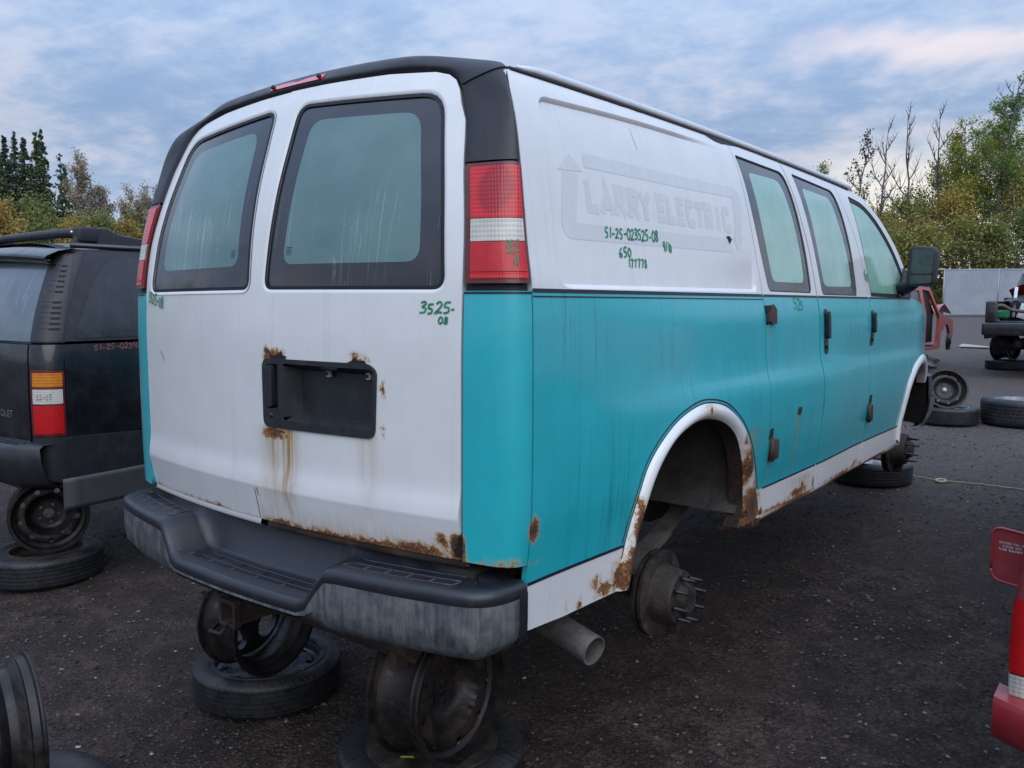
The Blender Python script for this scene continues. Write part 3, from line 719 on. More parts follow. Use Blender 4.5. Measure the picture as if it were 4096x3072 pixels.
# roof, gutter, windscreen, hood, nose
def roofp(t, y):
    yy = y; g = gutz(min(yy, 3.5)); xe = X(min(yy, 3.5), g)-.012
    z = g+.004+.092*(1-abs(t)**2.6)
    if y > 3.15: z -= .14*(1-abs(t)**3*.4)*max(0, (y-3.15)/.55)**2*.35
    return (t*xe, y+(.045*t*t if y < .5 else -.05*t*t*max(0, (y-3)/.7)), z)
ts = np.linspace(-1, 1, 41); ys = list(np.linspace(.31, 3.70, 60))
roof = MB().loft([[roofp(t, y) for t in ts] for y in ys]).build('roof', M['van_roof'], van)
for s in (1, -1):
    g = MB(); path = [(s*(X(y, gutz(y))-.004), y, gutz(y)+.004) for y in np.linspace(.37, 3.45, 40)]+[(s*.80, 3.62, 2.188), (s*.828, 3.8, 2.115), (s*.865, 4.0, 2.02), (s*.90, 4.18, 1.90), (s*.94, 4.34, 1.745), (s*.955, 4.43, 1.62)]
    prof = [(-.020, .016), (.004, .020), (.016, .012), (.018, -.002), (.010, -.010), (-.004, -.006), (-.012, -.016), (-.024, -.014)]
    g.loft([[(p[0]+s*a*min(1, .3+i*.5), p[1], p[2]+c*min(1, .3+i*.5)) for a, c in prof] for i, p in enumerate(path)], closed=True, capends=True)
    g.build('drip_rail', M['van_roof'], roof)
    g = MB(); g.tube([(s*(X(y, gutz(y))+.0075), y, gutz(y)-.010) for y in np.linspace(.32, 3.4, 40)], .0065, 6); g.build('drip_rail_seal', M['seal'], roof)
rt = MB(); rt.sheet([(1.60, 2.238), (1.66, 2.226), (1.72, 2.224), (1.78, 2.229), (1.90, 2.238), (2.0, 2.245), (1.7, 2.249)], SM, .02, lift=.003); rt.build('torn_gutter_sealer', M['seal'], roof)
base = [(.955*t, 4.60-.16*t*t, 1.62) for t in np.linspace(-1, 1, 21)]; topw = [roofp(t, 3.70) for t in np.linspace(-1, 1, 21)]
MB().loft([[tuple(Vector(a).lerp(Vector(c), k)+Vector((0, .05*math.sin(math.pi*k), .03*math.sin(math.pi*k)))) for a, c in zip(base, topw)] for k in np.linspace(0, 1, 9)]).build('windscreen', M['glass_front'], van)
hz = spl([(4.35, 1.606), (4.5, 1.60), (4.7, 1.575), (4.9, 1.525), (5.05, 1.465), (5.18, 1.38), (5.27, 1.27), (5.31, 1.10)])
MB().loft([[(t*X(y, 1.5)*.985, y+.10*(1-t*t), hz(y)+.05*(1-t*t)) for t in np.linspace(-1, 1, 21)] for y in np.linspace(4.36, 5.29, 14)]).build('hood', M['van'], van)
MB().loft([[(t*X(5.3, 1.2), 5.30+.11*(1-t*t), z) for t in np.linspace(-1, 1, 21)] for z in np.linspace(1.24, .78, 6)]).build('grille', M['blackplastic'], van)
fb = MB(); fp = [(s_*x_, y_, 0) for s_, x_, y_ in ((-1, .965, 5.12), (-1, .955, 5.26), (-1, .88, 5.40), (-1, .5, 5.47), (1, 0., 5.49), (1, .5, 5.47), (1, .88, 5.40), (1, .955, 5.26), (1, .965, 5.12))]
fpc = catmull(fp, 5)
fb.loft([[(p[0], p[1], z_) if dd == 0 else (p[0]*(1-dd), p[1]-dd*.6, z_) for p in fpc] for z_, dd in ((1.06, .06), (1.045, .005), (.97, 0), (.86, 0), (.78, .01), (.68, .06), (.67, .1))])
fb.build('front_bumper', M['suvclad'], van, sharp=40)
for s in (1, -1):
    e = MB(); e.loft([[(s*.985, 5.10, .90), (s*.995, 5.17, .90), (s*.985, 5.26, .90)], [(s*.975, 5.09, .79), (s*.985, 5.15, .79), (s*.975, 5.24, .79)], [(s*.93, 5.06, .68), (s*.94, 5.10, .675), (s*.93, 5.18, .675)]]); e.build('bumper_end', M['bumperface'], van)
# door furniture
def handle(y, z0, z1, nm, rearward=False):
    cup = MB().sheet(rpoly([(y-.026, z0), (y+.026, z0), (y+.028, z1), (y-.028, z1)], .027), SM, .02, lift=.004, flange=.006)
    h_ = cup.build('door_handle', M['handle'], van)
    g = MB(); g.sheet(rpoly([(y-.012, z0+.075), (y+.019, z0+.075), (y+.019, z1-.014), (y-.012, z1-.014)], .012), SM, .02, lift=.021, flange=.020); g.build('handle_grip', M['handle'], h_)
    g = MB(); p = SM(y, z0+.04); g.lathe([(0, .004), (.013, .004), (.015, 0), (.015, -.01)], 12, Matrix.Translation((p[0]+.005, p[1], p[2])) @ Matrix.Rotation(R_(90), 4, 'Y')); g.build('lock_barrel', M['stud'], h_)
handle(2.625, 1.325, 1.545, 'a'); handle(3.44, 1.335, 1.535, 'b')
# hinges with broken covers
def hinge(y, z0, z1, w, ang=0.):
    p = SM(y, (z0+z1)/2); g = MB()
    g.box((p[0]+.007, y, (z0+z1)/2), (.022, w, z1-z0), bev=.006); g.tube([(p[0]+.012, y-w*.45, z0-.004), (p[0]+.012, y-w*.45, z1+.008)], .011, 8)
    g.build('door_hinge', M['hingeiron'], van)
hinge(1.905, .908, .995, .075); hinge(3.43, .905, 1.0, .07)
g = MB(); g.sheet([(1.855, 1.482), (1.87, 1.50), (1.90, 1.482), (1.95, 1.484), (1.962, 1.545), (1.935, 1.566), (1.90, 1.556), (1.885, 1.53), (1.858, 1.535)], SM, .02, lift=.012, flange=.014); g.build('broken_hinge_cover', M['hingeiron'], van)
g = MB(); g.sheet([(1.856, 1.53), (1.90, 1.53), (1.93, 1.563), (1.856, 1.562)], SM, .02, lift=.006, flange=.006); g.build('hinge_pocket', M['cavity'], van)
g = MB(); g.sheet([(2.170, 1.078), (2.185, 1.106), (2.225, 1.104), (2.23, 1.085), (2.205, 1.066)], SM, .02, lift=.002); g.build('rust_hole', M['hingeiron'], sd1)
for (y_, z_, w_, h_) in ((1.862, 1.0, .016, .045), (3.418, 1.005, .02, .05)):
    g = MB(); g.sheet(rpoly([(y_-w_, z_), (y_+w_*2, z_), (y_+w_*2, z_+h_), (y_-w_*.2, z_+h_)], .006), SM, .02, lift=.0015); g.build('hinge_pocket', M['cavity'], van)
write('525', SM, 2.20, 1.545, .05, .005, .8, .1, 0, .3, seed=12, lift=.0016).build('marker_writing', M['marker'], sd1)
write('3525', SM, 3.36, 1.70, .05, .005, .35, .0, 0, .3, seed=13, lift=.0016).build('marker_writing', M['marker'], fdR)
# mirrors
for s in (1, -1):
    mr = MB(); c = Vector((s*1.125, 4.02, 1.80))
    rows = []
    for yy, k in ((-.048, .90), (-.044, .97), (-.02, 1.0), (.03, .98), (.07, .86), (.095, .62), (.102, .3)):
        o_ = rpoly([(-.085*k, -.125*k), (.078*k, -.118*k), (.085*k, .112*k), (-.072*k, .125*k)], .04*k, 5)
        rows.append([(c.x+s*a, c.y+yy, c.z+d) for a, d in o_])
    mr.loft(rows, closed=True, capends=True); mo = mr.build('door_mirror', M['blackplastic'], van, sharp=50)
    MB().tube([(s*.975, 4.12, 1.66), (s*1.02, 4.09, 1.668), (s*1.07, 4.05, 1.69), (s*1.10, 4.04, 1.72)], [.055, .045, .036, .034], 10, flat=.8).build('mirror_arm', M['blackplastic'], mo)
    g = MB(); o_ = rpoly([(-.060, -.045), (.062, -.045), (.066, .092), (-.052, .104)], .016); g.add([(c.x+s*a, c.y-.0495, c.z+d) for a, d in o_], [tuple(range(len(o_)))]); g.build('mirror_glass', M['mirrorglass'], mo)
    g = MB(); o_ = rpoly([(-.062, -.108), (.058, -.102), (.061, -.056), (-.060, -.056)], .014); g.add([(c.x+s*a, c.y-.0495, c.z+d) for a, d in o_], [tuple(range(len(o_)))]); g.build('convex_mirror_glass', M['mirrorglass'], mo)
    g = MB(); fn = SM if s == 1 else SML
    g.sheet([(s*a, b_) for a, b_ in ((4.05, 1.61), (4.345, 1.61), (4.33, 1.745), (4.25, 1.80))], fn, .04, lift=.012, flange=.012); g.build('mirror_base', M['blackplastic'], mo)

# ------------------------------------------------------------------ the van: back end
def XE(z): return XD(z)-.006
DOOR = [(-.010, .852), (.40, .852), (.80, .850), (.822, .854)]+[(XE(z), z) for z in np.linspace(.90, 2.08, 26)]+[(.722, 2.135), (.705, 2.175), (.682, 2.208), (.652, 2.228), (.60, 2.243), (.431, 2.259), (.179, 2.266), (-.010, 2.268)]
DOORL = [(.004 if p[0] < 0 else p[0], p[1]) for p in DOOR]
PL = rpoly([(.042, 1.170), (.530, 1.172), (.540, 1.372), (.512, 1.392), (.055, 1.392), (.040, 1.372)], [.03, .03, .025, .02, .02, .02])
WR_ = rpoly([(.047, 1.616), (.762, 1.612), (.735, 1.86), (.652, 2.172), (.066, 2.206), (.058, 1.9)], [.03, .035, .3, .075, .045, .3])
WG_ = rpoly([(.122, 1.690), (.676, 1.686), (.66, 1.86), (.588, 2.126), (.140, 2.152), (.130, 1.9)], [.045, .05, .3, .06, .06, .3])
def neg(p): return [(-a, b_) for a, b_ in p]
SW = offset(densify(WR_, .03), .016)
def rdoor(s):
    o = DOOR if s == 1 else neg(DOORL)
    win = SW if s == 1 else neg(SW)
    holes = [win]+([PL] if s == 1 else [])
    d = MB().sheet(o, RM, .02, holes=holes, flange=.03 if s == 1 else .012, fl_holes=False, lift=0 if s == 1 else -.0025, lines=[[(s*x, z) for x in np.linspace(.01, .81, 50)] for z in (.964, .968, .973)])
    a_ = densify(win, .03); w_ = [(-p[0] if s == -1 else p[0], p[1]) for p in []]
    A = [RM(*p) for p in SW] if s == 1 else [RM(-p[0], p[1]) for p in SW]
    inn = densify(WR_, .03)
    mid = offset(SW, -.008); inn = offset(SW, -.0165)
    def rmn(p, dd): q_ = RM(s*p[0], p[1]); return (q_[0], q_[1]+dd, q_[2])
    rows = [[rmn(p, 0) for p in SW+SW[:1]], [rmn(p, .0015) for p in mid+mid[:1]], [rmn(p, .010) for p in inn+inn[:1]]]
    d.loft(rows if s == -1 else [r for r in rows])
    ob = d.build('rear_door', M['van_white'], van, attrs=AT)
    fr = (WR_, WG_) if s == 1 else (neg(WR_), neg(WG_))
    window(ob, fr[0], fr[1], RM, M['glass_rear'] if s == 1 else M['glass_rearL'], -.008)
    # hem under the door skin
    g = MB(); g.loft([[(x*s, RM(x, .86)[1]+.010, .852) for x in np.linspace(.02, .82, 20)], [(x*s, RM(x, .86)[1]+.004, .832) for x in np.linspace(.02, .82, 20)], [(x*s, RM(x, .86)[1]+.03, .818) for x in np.linspace(.02, .82, 20)]])
    g.build('door_hem', M['rustmetal'] if s == 1 else M['van_white'], ob)
    return ob
dR, dL = rdoor(1), rdoor(-1)
g = MB(); g.sheet([(.795, .858), (.822, .858), (.822, .93), (.812, .915), (.805, .89), (.792, .878)], RM, .02, lift=.0014); g.build('rust_hole', M['cavity'], dR)
g = MB(); g.sheet([(.075, 1.393), (.155, 1.393), (.16, 1.400), (.14, 1.405), (.135, 1.418), (.118, 1.409), (.1, 1.401), (.085, 1.404)], RM, .02, lift=.0012); g.build('rust_hole', M['cavity'], dR)
g = MB(); g.sheet([(.425, 1.392), (.50, 1.392), (.49, 1.402), (.47, 1.399), (.455, 1.409), (.44, 1.398)], RM, .02, lift=.0012); g.build('rust_hole', M['cavity'], dR)
# licence plate recess with the door handle
def RMd(dd): return lambda a, b_: (RM(a, b_)[0], RM(a, b_)[1]+dd, b_)
BOX = rpoly([(.145, 1.198), (.522, 1.198), (.528, 1.376), (.145, 1.378)], .012); SLOT = rpoly([(.058, 1.232), (.118, 1.232), (.120, 1.376), (.060, 1.374)], .012)
pr = MB().sheet(PL, RMd(-.006), .025, holes=[BOX, SLOT], flange=.03, fl_holes=False).build('plate_recess', M['platebox'], dR)
for hole, dd, ins in ((BOX, .052, .022), (SLOT, .035, .004)):
    L0 = densify(hole, .025); L1 = offset(L0, -ins)
    g = MB(); g.loft([[RMd(-.006)(*p) for p in L0+L0[:1]], [RMd(dd)(*p) for p in L1+L1[:1]]]); g.sheet(L1, RMd(dd), .03)
    g.build('recess_cup', M['platebox'], pr)
g = MB(); g.sheet(rpoly([(.062, 1.238), (.092, 1.238), (.094, 1.372), (.064, 1.370)], .008), RMd(-.010), .02, flange=.03); g.build('handle_grip', M['platebox'], pr)
for x_, z_ in ((.305, 1.352), (.470, 1.352)):
    p = RMd(.046)(x_, z_); g = MB(); g.box((p[0], p[1]-.006, p[2]), (.018, .012, .022), bev=.002); c_ = g.build('plate_clip', M['print'], pr)
    g = MB(); g.box((p[0], p[1]-.0135, p[2]), (.007, .004, .010)); g.build('clip_slot', M['hingeiron'], c_)
p = RMd(.02)(.345, 1.372); g = MB(); g.box((p[0], p[1], p[2]), (.075, .04, .016), bev=.005); g.build('plate_lamp', M['handle'], pr)
p = RMd(-.006)(.083, 1.208); g = MB(); g.lathe([(0, .001), (.009, .001), (.011, -.003)], 12, Matrix.Translation(p) @ Matrix.Rotation(R_(90), 4, 'X')); g.build('lock_barrel', M['handle'], pr)
write('3525', RM, .688, 1.540, .029, .0046, .80, .12, .02, .10, seed=2).build('marker_writing', M['marker'], dR)
write('-', RM, .79, 1.541, .024, .0046, .6).build('marker_writing', M['marker'], dR)
write('08', RM, .750, 1.512, .020, .0040, .80, .2, .0, .10, seed=8).build('marker_writing', M['marker'], dR)
write('3525-08', RM, -.790, 1.571, .040, .0052, .47, .12, -.17, .10, seed=9).build('marker_writing', M['marker'], dL)
MB().ribbon([(-.675, 1.385), (-.655, 1.368), (-.640, 1.350)], .0025, RM, .0012).build('scratch', M['pin'], dL)
MB().ribbon([(-.0125, z) for z in np.linspace(.856, .962, 8)], .003, RM, .0012).build('door_gap', M['cavity'], dR)
# glass stamps
for sx, xx in ((1, .135), (-1, -.165)):
    g = MB()
    for k in range(4): g.ribbon([(xx, 1.742-k*.007), (xx+.028-.006*(k % 2), 1.742-k*.007)], .0022, RM, -.0066)
    g.build('glass_stamp', M['pin'], dR if sx == 1 else dL)

# ---- corner panels, lamps, cap
for s in (1, -1):
    def CM(u, z): return HULL(s*abs(u) if s == 1 else u, z)
    def U(a, b_): return (a, b_) if s == 1 else (-b_, -a)
    lo, hi = U(1.004, 1.996)
    g = MB().sheet([(lo, .852), (hi, .846), (hi, 1.602), (lo, 1.602)], CM, .035, flange=.02); cp = g.build('corner_panel', M['van'], van, attrs=AT)
    pn = MB(); pn.ribbon([(u, 1.597) for u in np.linspace(lo, hi, 16)], .006, CM, .0016); pn.build('pinstripe', M['pin'], cp)
    # plastic fillet under the lamp
    MB().sheet([(lo, 1.603), (hi, 1.603), (hi, 1.635), (lo, 1.635)], CM, .04, lift=-.012).build('lamp_sill', M['seal'], van)
    l0, l1 = U(1.02, 1.965)
    hs = MB().sheet(rpoly([(l0, 1.622), (l1, 1.622), (l1, 1.948), (l0, 1.948)], .012), CM, .04, lift=.006, flange=.03).build('tail_lamp', M['tail_house'], van)
    m0, m1 = U(1.075, 1.90)
    for z0, z1, mt, nm in ((1.795, 1.936, 'tail_red', 'brake_lens'), (1.733, 1.793, 'tail_clear', 'reversing_lens'), (1.652, 1.731, 'tail_red_plain', 'reflector_lens'), (1.634, 1.650, 'tail_red', 'lower_lens')):
        MB().sheet(rpoly([(m0, z0), (m1, z0), (m1, z1), (m0, z1)], .006), CM, .04, lift=.0095, flange=.004).build(nm, M[mt], hs)
    if s == 1:
        write('3525', CM, 1.55, 1.700, .026, .0050, 1.9, .5, 0, .25, lift=.011, seed=20).build('marker_writing', M['marker'], hs)
        write('08', CM, 1.66, 1.668, .022, .0050, 1.9, .3, 0, .25, lift=.011, seed=21).build('marker_writing', M['marker'], hs)
    # closing strip behind corner
    # black plastic surround
    st = []
    def roofz(x): return roofp(max(-1, min(1, x/.80)), .33)[2]+.004
    def rp(x): q_ = roofp(x/.815, .325); return (q_[0], q_[1], q_[2]+.006)
    for x in (0., .12, .25, .38, .5): st.append((RM(x, 2.277-.04*x*x), (x, YR(2.31)+.026+.07*x*x, 2.317-.05*x*x), rp(x)))
    st.append((RM(.60, 2.253), (.612, .312, 2.283), rp(.64)))
    st.append((RM(.672, 2.232), (.722, .300, 2.250), (.770, .348, 2.257)))
    st.append((RM(.712, 2.183), (.802, .278, 2.212), (SM(y1(2.225), 2.225)[0]-.004, .315, 2.228)))
    st.append((RM(.728, 2.143), HULL(1.52, 2.145), SM(y1(2.15), 2.150)))
    for z in (2.08, 2.02, 1.954): st.append((HULL(1.0, z), HULL(1.5, z), HULL(2.0, z)))
    rows3 = [catmull([q_[k] for q_ in st], 4) for k in range(3)]
    sec = []
    for a, m_, c in zip(*rows3):
        a, m_, c = Vector(a), Vector(m_), Vector(c); ctl = 2*m_-.5*(a+c); r_ = []
        for t in np.linspace(0, 1, 9): r_.append(a*(1-t)**2+ctl*2*t*(1-t)+c*t*t)
        nn = ((r_[4]-r_[3])).normalized()
        out = (m_-Vector((0, 1.2, 1.75))).normalized()
        r_ = [q_+out*.0065 for q_ in r_]; r_ = [r_[0]-out*.03]+r_+[r_[-1]-out*.012]
        sec.append([(s*q_.x, q_.y, q_.z) for q_ in r_])
    for _ in range(5): sec = [sec[0]]+[[tuple(.25*Vector(a_)+.5*Vector(b2)+.25*Vector(c2)) for a_, b2, c2 in zip(sec[i-1], sec[i], sec[i+1])] for i in range(1, len(sec)-1)]+[sec[-1]]
    MB().loft(sec).build('rear_cap', M['blackplastic'], van)
    if s == -1: continue
    g = MB(); i_ = 28; g.tube([tuple(Vector(p)+Vector((0, -.0015, .0015))) for p in sec[i_][1:-1]], .0022, 5); g.build('cap_joint', M['seal'], van)
# high brake lamp with end screws
bl = MB(); rr_ = []
for x in np.linspace(-.135, .135, 10):
    a = Vector(RM(x, 2.284)); c = Vector((x, YR(2.31)+.014, 2.306)); o_ = Vector((0, -.9, .43))
    rr_.append([tuple(a+o_*.002), tuple(a+o_*.009), tuple(c+o_*.008), tuple(c-o_*.006)])
blo = bl.loft(rr_, capends=True).build('high_brake_lamp', M['tail_red'], van, smooth=False)
for x in (-.120, .120):
    p = Vector(RM(x, 2.296))+Vector((0, -.010, .004)); g = MB(); g.lathe([(0, .004), (.007, .004), (.008, -.006)], 10, Matrix.Translation(p) @ Matrix.Rotation(R_(65), 4, 'X')); g.build('screw', M['seal'], blo)

# ---- rear bumper: swept step bumper
BP = spl([(0, -.078), (.2, -.072), (.36, -.060), (.47, -.042), (.70, -.002), (.85, .035)])
def bplan():
    pts = [(x, BP(x)) for x in np.linspace(0, .85, 24)]
    arc = catmull([(.85, .035, 0), (.918, .062, 0), (.958, .105, 0), (.975, .165, 0), (.977, .232, 0)], 7)
    return pts+[(p[0], p[1]) for p in arc[1:]]
bp = bplan(); full = [(-x, y) for x, y in bp[:0:-1]]+bp
def inward(i):
    a = Vector(full[max(i-1, 0)]); c = Vector(full[min(i+1, len(full)-1)]); t = (c-a).normalized(); return Vector((-t.y, t.x))
def padw(x): return sstep(.345, .455, abs(x))     # 0 in the dropped centre step, 1 on the corner pads
rows = []; face = []
for i, (x, y) in enumerate(full):
    n = inward(i); k = padw(x); side = sstep(.93, .985, abs(x))
    zt = .686+(.800-.686)*k; zl = zt-.018
    def P(d, z): q_ = Vector((x, y))+n*d; return (q_.x, q_.y, z)
    back = .13 if side < .5 else .05
    wall = (.165-.02*k)*(1-side)+.06*side; zw = .835-(.835-zt-.008)*sstep(.80, .93, abs(x))
    zb = .640-.075*k if k < .99 else .605
    zb = .655-.06*k
    sec = [P(.03, zb+.05+.06*k*.3), P(.004, zl-.040), P(-.001, zl-.018), P(-.002, zl), P(.004, zl+.012), P(.018, zt), P(wall*.35, zt+.001), P(wall*.8, zt+.002), P(wall, zt+.012*(1-k)), P(wall+.012, min(zw, zt+.03+(.10)*(1-k))), P(wall+.016, zw), P(wall+.05, zw+.005)]
    rows.append(sec)
    zf = zl-.012; zbot = .600+.02*(1-k)+.012*side
    face.append([P(.012, zf), P(.000, zf-.006), P(.0, zf-.03*(zf-zbot)/.16), P(-.001, (zf+zbot)/2), P(.006, zbot+.035), P(.030, zbot+.004), P(.060, zbot-.004), P(.10, zbot+.01)])
bump = thing_bump = MB().loft(face).build('rear_bumper', M['bumperface'], van, sharp=60)
MB().loft(rows).build('step_pad', M['bumperpad'], bump)
for s in (1, -1):
    ii = [i for i, (x, y) in enumerate(full) if s*x > .90]
    L = []
    for i in ii:
        x, y = full[i]; n = inward(i)
        if y < .188: continue
        L.append([(x-n.x*(d_), y-n.y*d_, z) for z, d_ in ((.792, -.004), (.77, .004), (.72, .004), (.66, .003), (.625, -.006), (.608, -.03))])
    if len(L) > 1: MB().loft(L).build('bumper_corner_trim', M['bumperpad'], bump)
# raised tread bars on the pads
def bline(x0, x1, d, z): 
    out = []
    for x in np.linspace(x0, x1, 14):
        y = np.interp(abs(x), [p[0] for p in bp[:24]], [p[1] for p in bp[:24]]); out.append((x, y+d, z))
    return out
tb = MB()
for x0, x1, z in ((-.33, .33, .690), (.47, .84, .804), (-.84, -.47, .804)):
    for d in (.045, .085, .125): tb.tube(bline(x0, x1, d, z-.0035), .0042, 6)
    for xx in np.linspace(x0, x1, 6): tb.tube([bline(xx, xx, .045, z-.002)[0], bline(xx, xx, .125, z-.0035)[0]], .003, 5)
tb.build('tread_bars', M['bumperpad'], bump)

# ---- underbody
ub = MB(); ub.box((0, 2.9, .735), (.92, 4.6, .02)); ub.box((.70, 3.05, .73), (.5, 2.2, .02)); ub.box((-.70, 3.05, .73), (.5, 2.2, .02)); ub.build('floor_pan', M['cavity'], van)
ub = MB(); ub.box((0, .20, .72), (1.7, .10, .20)); ub.build('rear_crossmember', M['cavity'], van)
for s in (1, -1):
    fr = MB(); fr.loft([[(s*.42+a, y, z+c) for a, c in ((-.035, -.06), (.035, -.06), (.035, .06), (-.035, .06))] for y, z in ((.12, .60), (.7, .60), (1.0, .68), (1.6, .68), (1.9, .60), (4.4, .58), (5.2, .58))], closed=True, capends=True); fr.build('frame_rail', M['rustmetal'], van, smooth=False)
    # wheelhouse
    wh = MB(); prof = ARI_; rows = []
    for xx in (.985, .75, .47): rows.append([(s*xx, p[0]*(1-.0)+(1.2-p[0])*-.06, p[1]+.05) for p in prof])
    wh.loft(rows); inner = rows[-1]; wh.add(inner, [tuple(range(len(inner)))]); wh.build('wheelhouse', M['wheelwell'], van)
    MB().loft([[(s*(.48+.012*math.sin(y*14)), y, .74+.22*math.sin((y-.7)*1.5)) for y in np.linspace(.75, 1.66, 12)], [(s*.60, y, .70+.22*math.sin((y-.7)*1.5)) for y in np.linspace(.75, 1.66, 12)], [(s*.60, y, .66+.16*math.sin((y-.7)*1.5)) for y in np.linspace(.75, 1.66, 12)]]).build('inner_fender_rail', M['wheelwell'], van)
    MB().tube([(s*.62, .72, .83), (s*.68, .80, .84), (s*.70, .86, .80), (s*.66, .95, .74)], .006, 6).build('brake_line', M['stud'], van)
    wh = MB(); rows = []
    for xx in (.95, .75, .60): rows.append([(s*xx, p[0]*1.0+(p[0]-4.68)*.06, p[1]+.04) for p in AFI_]+[(s*xx, 5.14, .7)])
    wh.loft(rows); wh.add(rows[-1], [tuple(range(len(rows[-1])))]); wh.build('wheelhouse', M['cavity'], van)
    ls = MB()
    for k, (y0, y1_) in enumerate(((.52, 2.02), (.66, 1.86), (.82, 1.70), (.96, 1.56))):
        pth = []
        for t in np.linspace(y0, y1_, 22):
            pth.append((s*.63, t, .505+.26*((t-1.27)/.75)**2*(1.0)-k*.013))
        ls.loft([[(p[0]+a, p[1], p[2]+c) for a, c in ((-.036, -.006), (.036, -.006), (.036, .006), (-.036, .006))] for p in pth], closed=True, capends=True)
    ls.build('leaf_spring', M['spring'], van, smooth=False)
    sh = MB(); sh.tube([(s*.60, 1.10, .80), (s*.66, 1.20, .47)], .018, 8); sh.build('shock_absorber', M['rustmetal'], van)
ax = MB(); ax.tube([(-.80, 1.27, .455), (-.2, 1.27, .455), (-.12, 1.27, .455), (.12, 1.27, .455), (.2, 1.27, .455), (.80, 1.27, .455)], [.042, .045, .11, .11, .045, .042], 14); ax.build('rear_axle', M['rustmetal'], van)
def hub(s, y, z, x0, name):
    Rm = Matrix.Translation((s*x0, y, z)) @ Matrix.Rotation(R_(90)*s, 4, 'Y')
    h = MB(); h.lathe([(.06, -.075), (.166, -.075), (.168, -.062), (.12, -.060), (.12, -.048), (.168, -.046), (.168, -.032), (.162, -.030), (.116, -.029), (.110, -.020), (.106, .045), (.098, .058), (.060, .062), (.056, .075), (.050, .092), (.0, .094)], 40, Rm)
    o = h.build(name, M['rotor'], van, sharp=35)
    for k in range(8):
        a = 2*math.pi*k/8+.2; c = (.0825*math.cos(a), .0825*math.sin(a)); g = MB()
        g.tube([Rm @ Vector((c[0], c[1], zz)) for zz in (.055, .075, .0755, .112, .118)], [.0085, .0085, .0072, .0072, .004], 8); g.build('wheel_stud', M['stud'], o)
    c = MB(); c.loft([[Rm @ Vector((r_*math.cos(a), r_*math.sin(a), zz)) for r_, zz in ((.125, -.09), (.185, -.085), (.187, .012), (.150, .02), (.120, .015))] for a in np.linspace(R_(150), R_(215), 8)]) if False else None
    g = MB()
    for a0 in (R_(-38) if s > 0 else R_(38),):
        g.loft([[Rm @ Vector((r_*math.cos(a), r_*math.sin(a), zz)) for r_, zz in ((.118, -.09), (.182, -.088), (.186, -.01), (.172, .014), (.125, .016), (.118, -.022))] for a in np.linspace(a0-.62+math.pi*.5, a0+.62+math.pi*.5, 9)], closed=True, capends=True)
    g.build('brake_caliper', M['rotor'], o, sharp=40)
hub(1, 1.29, .445, .868, 'rear_rotor'); hub(-1, 1.29, .445, .868, 'rear_rotor')
hub(1, 4.66, .565, .885, 'front_rotor'); hub(-1, 4.66, .565, .885, 'front_rotor')
g = MB(); g.box((.55, 4.66, .565), (.6, .09, .07), bev=.02); g.box((-.55, 4.66, .565), (.6, .09, .07), bev=.02); g.box((0, 4.7, .60), (.9, .3, .12), bev=.02); g.build('front_suspension', M['rustmetal'], van)
# exhaust: open tube
e = MB(); e.tube([(-.1, 1.9, .60), (.2, 1.7, .58), (.45, 1.0, .56), (.60, .68, .555), (.72, .605, .545), (.99, .565, .492)], .048, 18, caps=False)
e.tube([(.99, .565, .492), (.72, .605, .545), (.60, .68, .555)], .0445, 18, caps=False)
d_ = Vector((.27, -.04, -.053)).normalized(); c_ = Vector((.99, .565, .492)); a_ = d_.cross(Vector((0, 0, 1))).normalized(); u_ = a_.cross(d_)
e.loft([[c_+(a_*math.cos(t)+u_*math.sin(t))*r_ for t in np.linspace(0, 2*math.pi, 19)] for r_ in (.048, .0445)])
e.build('exhaust_pipe', M['exhaust'], van)
# tow hitch
h = MB(); h.tube([(-.46, .15, .535), (.62, .15, .535)], .045, 4, flat=1); ho = h.build('hitch_bar', M['rustmetal'], van, smooth=False)
h = MB(); o4 = [(-.048, -.048), (.048, -.048), (.048, .048), (-.048, .048)]; i4 = [(-.033, -.033), (.033, -.033), (.033, .033), (-.033, .033)]; HC = (-.195, .489)
def hq(sq, y): return [(HC[0]+a, y, HC[1]+c) for a, c in sq]
h.loft([hq(i4, .25), hq(i4, .045), hq(o4, .045), hq(o4, .07), hq([(a*.86, c*.86) for a, c in o4], .072), hq([(a*.86, c*.86) for a, c in o4], .25)], closed=True); h.build('hitch_receiver', M['rustmetal'], ho, smooth=False)
h = MB(); h.box((-.36, .14, .55), (.02, .05, .10), bev=.004); h.build('hitch_bracket', M['rustmetal'], ho, smooth=False)
h = MB(); h.box((.56, .14, .53), (.03, .05, .13), bev=.004); h.box((.60, .15, .60), (.09, .10, .01)); h.build('hitch_bracket', M['rustmetal'], ho, smooth=False)
h = MB(); h.tube([(-.20, .06, .445), (-.17, .0, .435), (-.23, .0, .430), (-.26, .07, .44)], .007, 6); h.build('chain_loop', M['rustmetal'], ho)
# wiring plug hanging by the bumper
h = MB(); h.tube([(-.30, .12, .56), (-.31, .06, .545), (-.33, .05, .53)], .006, 6); h.box((-.335, .045, .522), (.03, .03, .022), bev=.004); h.build('trailer_plug', M['greypanel'], ho)

